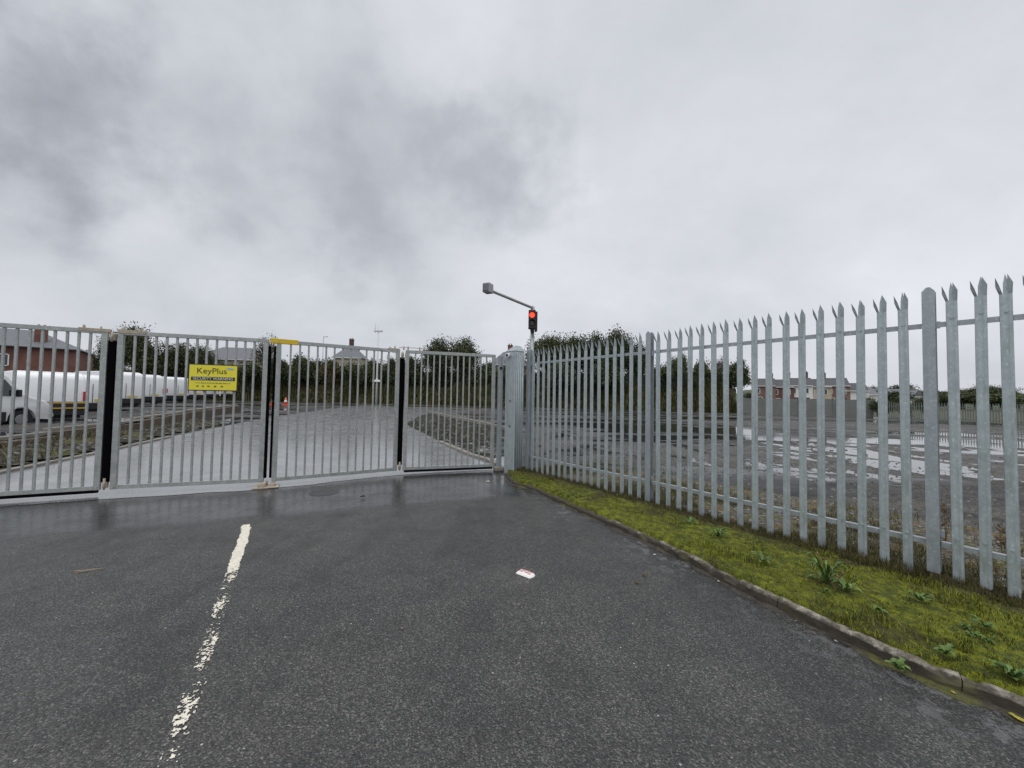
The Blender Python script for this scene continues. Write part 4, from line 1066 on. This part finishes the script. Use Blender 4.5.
hb = house('brick_house', 'red brick house with slate hipped roof behind the nearest van', (p.x, p.y, 1.2), R(38), 11, 8.5, 4.9, 7.2, M['brick'], M['slate'], True, ((2.6, -2.9), (-4.6, .5)), [(-3.4, 3.4, 1.5, 1.2), (0, 3.4, 1.5, 1.2), (3.2, 1.3, 1.5, 1.3), (-1.5, 1.3, 2, 1.3)], chh=.05)
p = far(47, 46)
house('brick_outbuilding', 'low red brick extension with grey hipped roof right of the brick house', (p.x, p.y, 1.2), R(38), 4.5, 5, 4.2, 5.6, M['brick'], M['slate'], True, (), [(0, 3.0, 1, 1)])
p = far(236, 84)
house('bungalow', 'cream walled house with a broad grey roof above the yellow sign', (p.x, p.y, 3.2), R(8), 14, 9, 5.2, 8.2, M['cream'], M['slate'], True, (), [(-4, 3.6, 1.6, 1.3), (0, 3.6, 1.8, 1.3), (4, 3.6, 1.6, 1.3)])
p = far(268, 90)
house('pale_house', 'pale pink rendered house beside the cream house, near the central gate join', (p.x, p.y, 2.4), R(-12), 7, 8, 5.2, 7.6, M['pink'], M['slate'], True, (), [(-1.5, 3.8, 1.2, 1.2), (1.5, 3.8, 1.2, 1.2)])
p = far(350, 88)
house('hipped_house', 'house with pyramid roof and brick chimney showing over the gate middle', (p.x, p.y, 2.7), R(4), 5.8, 5.6, 7.0, 10.2, M['cream'], M['slate'], True, ((0, 0),), [(-2.2, 5.0, 1.5, 1.2), (2.2, 5.0, 1.3, 1.2)], chm=M['chim'])
p = far(503, 74)
house('slate_roof_house', 'house with a sloping grey roof and red chimney between the gate and the traffic light', (p.x + .9, p.y, 2.6), R(10), 7.6, 6.4, 4.9, 7.7, M['cream'], M['slate'], True, ((.4, .3),), [(0, 3.4, 1.4, 1.2)])
# terrace beyond the right-hand wall
cols = [('brick2', 'tile', 'pinkish brick terraced house at the left end of the far terrace'), ('brick3', 'tile', 'dark red brick terraced house second from the left of the far terrace'),
        ('whiter', 'slate', 'white fronted terraced house with dark windows in the middle of the far terrace'), ('cream', 'tile', 'cream rendered terraced house right of the terrace middle'),
        ('brick2', 'slate', 'pinkish brick terraced house near the right end of the far terrace'), ('whiter', 'slate', 'small white gabled house at the right end of the far terrace')]
for i, (wl, rf, lab) in enumerate(cols):
    p = far(763 + i * 17.5, 96 - i * 1.5); gr_ = 'terraced houses beyond the wall'
    w_ = 4.9
    ct = house('terraced_house', lab, (p.x, p.y, [.45, .2, .55, .3, .5, .2][i]), R(-32), w_, 8, 4.9 - (.8 if i == 5 else 0), 6.9 - (.9 if i == 5 else 0), M[wl], M['slated'], False, ((-w_ / 2 + .5, 0), (w_ / 2 - .9, .5)) if i != 5 else (),
          [(-1.2, 3.7, 1.0, 1.2), (1.2, 3.7, 1.0, 1.2), (-1.1, 1.5, 1.7, 1.4)], gr_, M['chim'])
    bm = BM(); box(bm, 1.4, -4.03, 1.05, .9, .06, 2.1); obj('door', bm, M['ink'], ct)
for i, (px, d, s_w) in enumerate(((856, 92, 6), (872, 120, 9), (893, 130, 8), (905, 118, 6))):
    p = far(px, d)
    house('distant_house', ['white gabled house at the foot of the wooded rise', 'pale house among the bushes right of the white gabled house', 'grey roofed house half hidden in trees left of the thick fence post',
          'small white walled house just left of the thick fence post', 'low pale house in trees right of the thick fence post'][i], (p.x, p.y, [.2, 1, 1.4, .6, 1][i]), R(-20 - 15 * i), s_w, 6, 3.4, 5.2,
          M[['whiter', 'cream', 'whiter', 'whiter', 'pink'][i]], M['slate'], False, (), [(-1.4, 1.8, 1, 1), (1.4, 1.8, 1, 1)])

# boundary wall and far palisade
def seg_wall(name, label, p0, p1, h, mat, cat='wall'):
    d = p1 - p0; t = thing(name, label, cat, tuple(p0), math.atan2(d.y, d.x)); n_ = int(d.length / 3)
    bm = BM()
    for i in range(n_): box(bm, (i + .5) * d.length / n_, 0, h / 2, d.length / n_ - .05, .12, h - random.uniform(0, .05))
    obj('panel', bm, mat, t)
    for i in range(n_ + 1):
        bm = BM(); box(bm, i * d.length / n_, -.1, h / 2 + .04, .16, .14, h + .08, bev=.01); obj('post', bm, mat, t)
    return t
M['wallgrey'] = plain('concrete_panel', (.17, .175, .165), .85, var=.3, scale=1)
seg_wall('concrete_wall', 'grey concrete panel wall closing the yard below the terraced houses', far(738, 49), far(872, 41), 1.95, M['wallgrey'])
def far_palisade(name, label, pts, h, mat, z=0):
    t = thing(name, label, 'fence'); bp = BM(); br = BM()
    for i in range(len(pts) - 1):
        a, b = pts[i], pts[i + 1]; d = b - a; n_ = int(d.length / .17); dn = d.normalized(); ang = math.atan2(d.y, d.x)
        for j in range(n_):
            q = a.lerp(b, j / n_); Mx = Matrix.Translation((q.x, q.y, z)) @ Matrix.Rotation(ang, 4, 'Z')
            prism(bp, [Mx @ Vector(v) for v in ((-.033, 0, .05), (.033, 0, .05), (.033, 0, h - .1), (0, 0, h), (-.033, 0, h - .1))], Mx.to_3x3() @ Vector((0, .01, 0)))
        q = (a + b) / 2; Mx = Matrix.Translation((q.x, q.y, z)) @ Matrix.Rotation(ang, 4, 'Z')
        for zz_ in (.35, h - .35): box(br, 0, .04, zz_, d.length, .04, .05, Mx)
        n2 = int(d.length / 2.75)
        for j in range(n2 + 1):
            q = a.lerp(b, j / max(1, n2)); Mx = Matrix.Translation((q.x, q.y, z)) @ Matrix.Rotation(ang, 4, 'Z'); bq = BM(); box(bq, 0, .05, h / 2, .1, .1, h, Mx)
            obj('post', bq, mat, t)
    o = obj('pales', bp, mat, t); o['kind'] = 'stuff'; obj('rail', br, mat, t)
    return t
M['greenfence'] = m_galv('green_grey_fence', (.15, .18, .16), (.26, .30, .27))
far_palisade('far_palisade_fence', 'low grey green palisade fence at the right far side of the yard', [far(885, 36.5), far(950, 32), far(1024, 27.5), far(1150, 23), far(1400, 18)], 1.7, M['greenfence'])
M['dimfence'] = m_galv('dim_fence', (.07, .085, .075), (.13, .15, .135))
bp_ = [along(bank_pts, t) + Vector((0, 5.6, 0)) for t in [.17 + i * .8 / 14 for i in range(15)]]
bp_ = [p - Vector((0, 1.2, 0)) for p in bp_]
far_palisade('bank_palisade_fence', 'dull palisade fence on top of the far bank in front of the trees', bp_, 2.1, M['dimfence'], 3.1)

# masts
t = thing('camera_mast', 'slim white mast with cameras standing before the bank right of the pyramid roofed house', 'mast', tuple(far(376.5, 60)))
zt = zat(376.5, 325, 60); bm = BM(); cyl(bm, (0, 0, 0), (0, 0, zt), .17, .08, seg=10); obj('pole', bm, M['whiter'], t)
bm = BM(); box(bm, 0, 0, zat(376.5, 331, 60), 1.3, .3, .3, bev=.05); cyl(bm, (-.5, 0, zt - 1.2), (-.5, 0, zt + .5), .05, seg=6); obj('camera_bracket', bm, M['whiter'], t)
bm = BM(); box(bm, 0, -.2, zat(376.5, 381, 60), 1.2, .4, .35, bev=.05); obj('lamp_bracket', bm, M['white'], t)
bm = BM(); cyl(bm, (0, 0, 0), (0, 0, zat(322, 337, 75)), .09, .06, seg=8); cyl(bm, (0, 0, zat(322, 337, 75)), (.9, 0, zat(322, 337, 75) + .1), .06, seg=8)
o = obj('lamp_post', bm, M['rail']); o.location = far(321.5, 75); tag(o, 'thin grey lamp post rising from the trees left of the pyramid roof', 'lamp post')
# cones / barrier by the centre of the yard
M['orange'] = plain('cone_orange', (.75, .12, .06), .5)
for px, lab in ((286, 'red traffic cone with a white band standing left in the far yard'), (273.5, 'red traffic cone at the far edge seen through the central gate join')):
    t = thing('traffic_cone', lab, 'traffic cone', tuple(far(px, 50)), 0, 'traffic cones far in the yard')
    bm = BM(); box(bm, 0, 0, .04, .6, .6, .08, bev=.02); obj('base', bm, M['orange'], t)
    bm = BM(); cyl(bm, (0, 0, .08), (0, 0, 1.0), .26, .05, seg=14); cn = obj('cone', bm, M['orange'], t)
    bm = BM(); cyl(bm, (0, 0, .42), (0, 0, .66), .187, .135, seg=14, cap=False); obj('reflective_band', bm, M['white'], cn)
t = thing('rusty_stub', 'pair of short rust red posts just behind the far end of the fence', 'post', tuple(gp(540, 447.5)), .1)
for dx in (-.09, .09):
    bm = BM(); box(bm, dx, 0, .14, .055, .06, .28, bev=.006); obj('stub', bm, M['rustred'], t)
bm = BM(); box(bm, 0, .0, .05, .12, .05, .05); obj('cross_piece', bm, M['rustred'], t)

# ------------------------------------------------------------------ TREES
def crown_mesh(seed, rx, ry, rz, zc_, n, leaf_s, mat, clumps=42, holes=.0, twig=False):
    r = random.Random(seed); bm = BM(); cs = []
    for i in range(clumps):
        while True:
            v = Vector((r.uniform(-1, 1), r.uniform(-1, 1), r.uniform(-1, 1)))
            if v.length < 1: break
        v *= .45 + .5 * r.random()
        k_ = .75 + .5 * noise.noise(v * 1.7 + Vector((seed, 0, 0)))
        cs.append((Vector((v.x * rx * k_, v.y * ry * k_, zc_ + v.z * rz * k_)), r.uniform(.13, .30) * min(rx, rz) * 1.25))
    per = n // clumps
    for c0, cr0 in cs:
        for _ in range(per):
            g = Vector((r.gauss(0, .55), r.gauss(0, .55), r.gauss(0, .5))) * cr0
            p = c0 + g
            if p.z < .1: continue
            s = leaf_s * r.uniform(.5, 1.3); d = Vector((r.uniform(-1, 1), r.uniform(-1, 1), r.uniform(-.6, 1))).normalized()
            q = d.to_track_quat('Z', 'Y'); a_ = r.uniform(0, 6.28)
            u = q @ Vector((math.cos(a_), math.sin(a_), 0)) * s; v2 = q @ Vector((-math.sin(a_), math.cos(a_), 0)) * s * .55
            bm.faces.new([bm.verts.new(p + u), bm.verts.new(p + v2), bm.verts.new(p - u), bm.verts.new(p - v2)])
    me = bpy.data.meshes.new('crown'); bm.to_mesh(me); bm.free(); me.materials.append(mat); return me, cs
def trunk_mesh(seed, h, r0, cs):
    r = random.Random(seed); bm = BM(); top = Vector((r.uniform(-.3, .3), r.uniform(-.3, .3), h * .55))
    cyl(bm, (0, 0, -.3), top * .5, r0, r0 * .75, seg=8, cap=False); cyl(bm, top * .5, top, r0 * .75, r0 * .5, seg=8, cap=False)
    for c0, _ in cs[::2]:
        b0 = top * r.uniform(.4, 1.0); mid = b0.lerp(c0, .5) + Vector((0, 0, -.2)); cyl(bm, b0, mid, r0 * .28, r0 * .16, seg=5, cap=False); cyl(bm, mid, c0, r0 * .16, r0 * .05, seg=5, cap=False)
    me = bpy.data.meshes.new('trunk'); bm.to_mesh(me); bm.free(); me.materials.append(M['bark']); return me
protos = {}
def proto(key, seed, rx, ry, rz, zc_, n, ls, mat, clumps, h, r0):
    cm, cs = crown_mesh(seed, rx, ry, rz, zc_, n, ls, M[mat], clumps); protos[key] = (cm, trunk_mesh(seed, h, r0, cs))
proto('round', 1, 4.4, 4.0, 3.9, 4.9, 21000, .15, 'leaf_dark', 75, 8, .28)
proto('round2', 2, 4.2, 4.0, 4.2, 4.8, 21000, .15, 'leaf_mid', 75, 8, .26)
proto('bush', 3, 4.0, 3.0, 2.6, 2.5, 10000, .16, 'leaf_dark', 46, 4, .16)
proto('bush2', 4, 4.0, 3.0, 2.7, 2.5, 10000, .16, 'leaf_mid', 46, 4, .16)
proto('thin', 5, 3.2, 3.0, 3.2, 4.2, 3600, .11, 'leaf_brown', 46, 7, .16)
proto('small', 6, 2.2, 2.2, 2.5, 2.6, 6000, .13, 'leaf_mid', 34, 4, .12)
proto('brown', 7, 3.6, 3.0, 2.2, 2.2, 7000, .15, 'leaf_brown', 40, 3, .12)
HT = {'round': 9.2, 'round2': 9.2, 'bush': 5.4, 'bush2': 5.4, 'thin': 7.8, 'small': 5.4, 'brown': 4.8}
def plant_tree(kind, px, d, top_y, wid, label, base=2.0, group='trees along the far bank', name='broadleaf_tree'):
    p = far(px, d, base); v = ray(px, top_y); top = CAM_H + v.z * d / v.y
    s = (top - base) / HT[kind]; rr_ = random.Random(int(px * 7 + d))
    t = thing(name, label, 'tree' if 'tree' in name else 'bush', tuple(p), rr_.uniform(0, 6.28), group); t.scale = (wid, wid, s)
    obj('crown', protos[kind][0], None, t); obj('trunk', protos[kind][1], None, t)
    return t
T = [ # kind, px, depth, top_y, width scale, label
 ('round2', 133, 70, 317, 1.05, 'tree whose brown tinged top rises just right of the first gate join'),
 ('round', 112, 74, 327, .9, 'dark tree rising behind the first gate join'),
 ('bush', 83, 70, 345, 1.0, 'dark bush between the brick house and the first gate join'),
 ('brown', 64, 66, 350, .9, 'brownish shrub right of the brick house'),
 ('bush', 150, 71, 338, 1.2, 'dark tree right of the first gate join, below the brown tinged top'),
 ('round', 176, 73, 337, 1.0, 'dense dark tree left of the yellow sign'),
 ('round', 200, 74, 341, .95, 'dense dark tree directly above the yellow sign'),
 ('bush2', 222, 70, 356, 1.0, 'green tree under the eaves of the cream house'),
 ('thin', 266, 76, 325, 1.1, 'sparse twiggy tree over the yellow gate cap'),
 ('bush2', 250, 70, 356, 1.0, 'green bush right of the yellow sign'),
 ('bush', 276, 70, 352, 1.0, 'dark bush behind the central gate join'),
 ('bush', 300, 70, 349, 1.0, 'dark bush just right of the yellow gate cap'),
 ('bush2', 318, 71, 351, .9, 'mid green bush below the thin lamp post'),
 ('brown', 332, 70, 353, 1.0, 'brownish bush left of the pyramid roofed house'),
 ('bush2', 352, 66, 356, .9, 'low bush in front of the pyramid roofed house'),
 ('bush', 372, 70, 354, 1.0, 'dark bush at the camera mast'),
 ('bush', 393, 70, 352, .9, 'dark bush left of the third gate join'),
 ('bush', 412, 68, 350, 1.0, 'dark tree right of the third gate join'),
 ('round', 438, 66, 332, .95, 'tall dark tree with a spiky left shoulder above the right gate leaf'),
 ('round', 463, 67, 331, 1.0, 'tall rounded dark tree above the right gate leaf'),
 ('bush', 486, 66, 357, 1.0, 'dark bush left of the grey cabinet'),
 ('bush', 512, 64, 357, 1.0, 'dark bush behind the grey cabinet'),
 ('round2', 547, 61, 326, 1.0, 'loose leafed tree beside the traffic light pole'),
 ('round2', 573, 60, 328, 1.0, 'loose leafed tree second from the traffic light'),
 ('round', 597, 59, 325, .98, 'tall dark tree behind the left fence bay'),
 ('round', 618, 58, 322, .95, 'tallest dark tree left of the middle fence post'),
 ('bush', 560, 57, 358, 1.1, 'dark undergrowth bush behind the left fence bay, nearer the traffic light'),
 ('bush', 605, 55, 356, 1.1, 'dark undergrowth bush behind the left fence bay, nearer the middle post'),
 ('round', 637, 57, 337, .75, 'dark tree at the middle fence post'),
 ('bush2', 660, 55, 358, .7, 'green bush just right of the middle fence post'),
 ('round2', 680, 54, 348, .42, 'thin crowned tree second right of the middle fence post'),
 ('bush', 701, 53, 354, .6, 'dark bush third right of the middle fence post'),
 ('thin', 720, 52, 350, .62, 'small speckled tree left of the terraced houses'),
 ('small', 739, 51, 352, .9, 'small speckled tree at the end of the bank beside the terraced houses'),
]
for k_, px, d, ty, wd, lab in T:
    plant_tree(k_, px, d + 1.5, ty, wd, lab, 2.8, name='hedge_bush' if k_ in ('bush', 'bush2', 'brown') else 'broadleaf_tree')
for i in range(34):
    px = 96 + i * 19.2; d = 79 - (px - 96) / 650 * 27
    plant_tree(('bush', 'bush2', 'bush', 'bush')[i % 4], px, d + 4.5, 362 + 5 * (px > 500) + (i * 7 % 5), .95, 'dark undergrowth bush filling in beneath the trees on the far bank', 2.9, 'undergrowth bushes on the far bank', 'hedge_bush')
# bushes and trees to the right of the wall
T2 = [('bush2', 868, 42, 392, .35, 'green bush at the right end of the concrete wall'), ('bush2', 882, 40, 395, .3, 'bush at the left end of the far palisade fence'),
      ('brown', 905, 39, 393, .35, 'brownish bush behind the far palisade fence left of the thick post'), ('bush2', 925, 60, 392, .5, 'bush behind the far palisade fence at the thick post')]
for k_, px, d, ty, wd, lab in T2: plant_tree(k_, px, d, ty, wd, lab, 0, 'bushes right of the concrete wall', 'bush')
kinds = ['round2', 'round2', 'round', 'bush2']
rt = random.Random(21)
names_ = ['pale', 'broad', 'dark', 'domed']
xs_ = [758, 800, 842, 858, 872, 888, 902, 918, 934, 948, 962, 976, 990, 1004, 1018, 1034, 1050]
tops = [390, 393, 393, 391, 383, 386, 382, 389, 392, 386, 390, 384, 382, 388, 394, 390, 388]
for i, (px, ty) in enumerate(zip(xs_, tops)):
    d = (165 if i < 3 else 105) + (i * 37) % 60
    plant_tree(kinds[(i * 3) % 4], px, d, ty, 1.9, ('wooded rise tree number %d from the left on the right skyline' % (i + 1)).replace('number ', 'no ') if False else
               'distant skyline tree among those on the wooded rise at the right', 0.5, 'distant skyline trees')

# ------------------------------------------------------------------ WEEDS AND LITTER
def rosette(name, label, p, n, ln, wd, rise, mat, seed, group=None, stalk=0):
    r = random.Random(seed); bm = BM()
    n = int(n * 1.7)
    for i in range(n):
        a_ = 6.283 * i / n * 1.0 + r.uniform(-.5, .5); l_ = ln * r.uniform(.4, 1.15); up = rise * r.uniform(.3, 1.9)
        d = Vector((math.cos(a_), math.sin(a_), 0)); s_v = Vector((-d.y, d.x, 0)); prev = None
        for j in range(10):
            t = j / 9; w_ = wd * .8 * math.sin(math.pi * min(1, .10 + t * .88)) * (1 + (.35 if j % 2 else -.3)); c0 = d * (l_ * t) + Vector((0, 0, up * math.sin(t * 2.3) * l_ + .004))
            cur = (bm.verts.new(c0 - s_v * w_ + Vector((0, 0, w_ * .35))), bm.verts.new(c0), bm.verts.new(c0 + s_v * w_ + Vector((0, 0, w_ * .35))))
            if prev:
                bm.faces.new((prev[0], prev[1], cur[1], cur[0])); bm.faces.new((prev[1], prev[2], cur[2], cur[1]))
            prev = cur
    o = obj(name, bm, mat); o.location = p; tag(o, label, 'plant', group)
    if stalk:
        t = None
    return o
def scatter_weeds():
    r = random.Random(77); src = []
    for i in range(3):
        src.append(None)
    for n in range(22):
        i = r.randrange(26, len(K) - 20); s_ = r.uniform(.08, .8); p = verge_pt(i, s_); z = verge_z(p, s_)
        if src[n % 3] is None:
            o = rosette('small_weed', 'small leafy weed seedling among the moss of the verge', (p.x, p.y, z), 5 + n % 3, .038, .010, .6, M['weed'], 60 + n, 'weed seedlings dotted over the verge'); src[n % 3] = o
        else:
            o = src[n % 3].copy(); COL.objects.link(o); o.location = (p.x, p.y, z); o.rotation_euler = (0, 0, r.uniform(0, 6)); sc = r.uniform(.45, 1.2); o.scale = (sc, sc, sc)
scatter_weeds()
def on_verge(x, y):
    q = gp(x, y, .11); return (q.x, q.y, .112)
ros = [(718, 537, 11, .11, .016, .5, 'weed rosette on the verge nearest the middle of the fence'), (826, 584, 16, .15, .013, .75, 'spiky dandelion rosette on the verge in front of the fence, largest of the weeds'),
       (846, 592, 8, .10, .016, .5, 'leafy weed touching the right of the spiky rosette'), (762, 562, 9, .10, .018, .4, 'broad leaved weed between the first rosette and the spiky one'),
       (690, 524, 8, .09, .015, .4, 'small weed at the top of the verge near the fence'), (920, 602, 9, .08, .014, .5, 'pale weed at the foot of the thick fence post'),
       (985, 628, 8, .08, .013, .4, 'weed in the dark grass near the right edge of the photo'), (1012, 678, 10, .09, .017, .5, 'bright weed on the verge at the lower right corner'),
       (880, 612, 7, .06, .014, .4, 'small round leaved weed in the middle of the near verge'), (945, 655, 8, .07, .015, .4, 'low weed near the kerb, left of the corner weed')]
for i, (x, y, n, ln, wd, rise, lab) in enumerate(ros): rosette('weed_plant', lab, on_verge(x, y), n, ln, wd, rise, M['weed'], i + 1, 'weeds on the verge')
q = gp(902, 672, .02); rosette('gutter_weed', 'small round leaved green weed growing in the gutter against the kerb', (q.x - .02, q.y, .030), 8, .055, .016, .6, M['weed'], 40)
def stalks(name, label, p, n, h, seed, mat=M['drystalk'], heads=True, spread=.35):
    r = random.Random(seed); bm = BM()
    for i in range(n):
        a_ = r.uniform(0, 6.28); l_ = h * r.uniform(.6, 1); tip = Vector((math.cos(a_) * l_ * spread * r.random(), math.sin(a_) * l_ * spread * r.random(), l_))
        cyl(bm, (0, 0, 0), tip, .003, .0015, seg=5, cap=False)
        for j in range(5 if heads else 3):
            t = .45 + .5 * r.random(); b0 = tip * t; a2 = r.uniform(0, 6.28); e_ = b0 + Vector((math.cos(a2), math.sin(a2), 1.2)) * h * .12
            cyl(bm, b0, e_, .0018, .001, seg=4, cap=False)
            if heads:
                for _ in range(5):
                    c0 = b0.lerp(e_, r.uniform(.3, 1)); bmesh.ops.create_icosphere(bm, subdivisions=1, radius=.006 * r.uniform(.7, 1.6), matrix=Matrix.Translation(c0))
    o = obj(name, bm, mat); o.location = p; return tag(o, label, 'plant')
def yardp(x, y): q = gp(x, y, 0); return (q.x, q.y, 0)
stalks('dock_plant', 'brown seeded dock plant behind the fence right of the thick post', yardp(945, 545), 6, .55, 3)
stalks('bare_twig', 'bare dark branching twig plant in the yard behind the fence', yardp(801, 496), 5, .42, 5, M['bark'], False, .8)
stalks('seed_stalk', 'leaning dry seed stalk beside the spiky rosette', on_verge(836, 590), 2, .22, 8, M['drystalk'], True, 1.2)
stalks('dry_plant', 'dry brown weed behind the lower rail at the right edge of the photo', yardp(1003, 560), 6, .35, 9)

M['paper'] = plain('crumpled_paper', (.78, .74, .72), .5, var=.1, scale=40)
M['pinkprint'] = plain('pink_print', (.62, .22, .22), .5)
t = thing('drinks_carton', 'crushed white and pink drinks carton lying flat on the wet tarmac', 'litter', tuple(gp(525.5, 575) + Vector((0, 0, .009))), R(-38))
bm = BM(); bmesh.ops.create_grid(bm, x_segments=12, y_segments=8, size=1)
for v in bm.verts:
    v.co.x *= .082; v.co.y *= .042; rr_ = max(abs(v.co.x) / .082, abs(v.co.y) / .042)
    v.co.z = .016 * (1 - rr_ ** 6) + .004 * noise.noise(v.co * 60) + .001
    if rr_ > .99: v.co.z = -.003
    if abs(v.co.x) > .07 and abs(v.co.y) > .03: v.co.x *= .93; v.co.y *= .9
for f in bm.faces: f.smooth = True
obj('carton', bm, M['paper'], t)
bm = BM()
for x0, x1, y0, y1 in ((-.055, -.02, -.018, -.008), (-.05, -.01, .006, .020), (-.005, .03, -.012, .0), (.01, .05, .012, .022), (.035, .06, -.02, -.010)):
    poly(bm, [(x0, y0, .0225), (x1, y0, .0225), (x1, y1, .0225), (x0, y1, .0225)])
obj('printing', bm, M['pinkprint'], t)
def scrap(name, label, x, y, sz, mat, cat='litter', seed=0, z=.014, upright=False, group=None):
    r = random.Random(seed + int(x)); q = gp(x, y, z); bm = BM(); n = 7; pts = []
    for i in range(n):
        a_ = 6.283 * i / n; rad = sz * r.uniform(.55, 1.1); pts.append(Vector((math.cos(a_) * rad, math.sin(a_) * rad * .7, r.uniform(0, sz * (.9 if upright else .25)))))
    c0 = bm.verts.new((0, 0, sz * .25)); vs = [bm.verts.new(p) for p in pts]
    for i in range(n): bm.faces.new((c0, vs[i], vs[(i + 1) % n]))
    bmesh.ops.solidify(bm, geom=bm.faces[:], thickness=.0008)
    o = obj(name, bm, mat); o.location = q; o.rotation_euler = (0, 0, r.uniform(0, 6)); return tag(o, label, cat, group)
M['leafyel'] = plain('yellow_leaf', (.62, .56, .12), .6); M['leafbrn'] = plain('brown_leaf', (.16, .10, .05), .6)
M['tan'] = plain('tan_scrap', (.35, .27, .18), .6)
scrap('paper_scrap', 'white scrap of paper stuck upright against the far kerb', 559, 497.5, .030, M['paper'], seed=1, upright=True)
scrap('paper_scrap', 'white scrap in the gutter halfway along the kerb', 654.5, 554.5, .022, M['paper'], seed=2)
scrap('paper_scrap', 'flat white scrap on the tarmac by the gate post', 488, 481.8, .06, M['paper'], seed=3, z=.006)
scrap('paper_scrap', 'small white scrap in the gutter below the first rosette', 718.5, 581, .012, M['paper'], seed=4)
scrap('paper_scrap', 'tiny white scrap near the kerb left of the green gutter weed', 836, 641, .010, M['paper'], seed=5)
scrap('fallen_leaf', 'yellow fallen leaf in the gutter right of the green weed', 953, 692, .016, M['leafyel'], 'leaf', 6)
scrap('fallen_leaf', 'pale curled leaf on the gutter at the lower right corner', 1017, 718, .030, M['leafyel'], 'leaf', 7)
scrap('fallen_leaf', 'tan leaf on the gutter left of the white scraps', 814, 633, .014, M['tan'], 'leaf', 8)
scrap('fallen_leaf', 'small tan leaf lying alone on the near tarmac below the gate', 402, 628, .012, M['tan'], 'leaf', 9)
scrap('fallen_leaf', 'brown sodden leaf on the tarmac right of the drinks carton', 645, 575, .035, M['leafbrn'], 'leaf', 10)
scrap('fallen_leaf', 'brown sodden leaf next to the other brown one, nearer the carton', 636, 582, .030, M['leafbrn'], 'leaf', 11)
scrap('rubber_scrap', 'black scrap of rubber on the wet tarmac before the gate', 363, 497.5, .045, M['black'], 'litter', 12, upright=True)
bm = BM(); cyl(bm, (0, 0, 0), (0, 0, .001), .21, seg=28); o = obj('drain_cover', bm, plain('iron_cover', (.035, .033, .033), .35, .3, var=.3, scale=30, bump=.004)); o.location = gp(324, 492.5, .006); tag(o, 'round dark iron drain cover in the wet tarmac before the gate', 'drain cover')
bm = BM(); cyl(bm, (-.09, -.02, .006), (.0, .0, .008), .003, .003, seg=6); cyl(bm, (0, 0, .008), (.10, .05, .005), .003, .002, seg=6); cyl(bm, (-.06, -.045, .006), (.05, .01, .006), .002, .002, seg=6)
o = obj('twig', bm, M['tan']); o.location = gp(87, 571, .004); tag(o, 'forked pale twig lying on the tarmac left of the white line', 'twig')
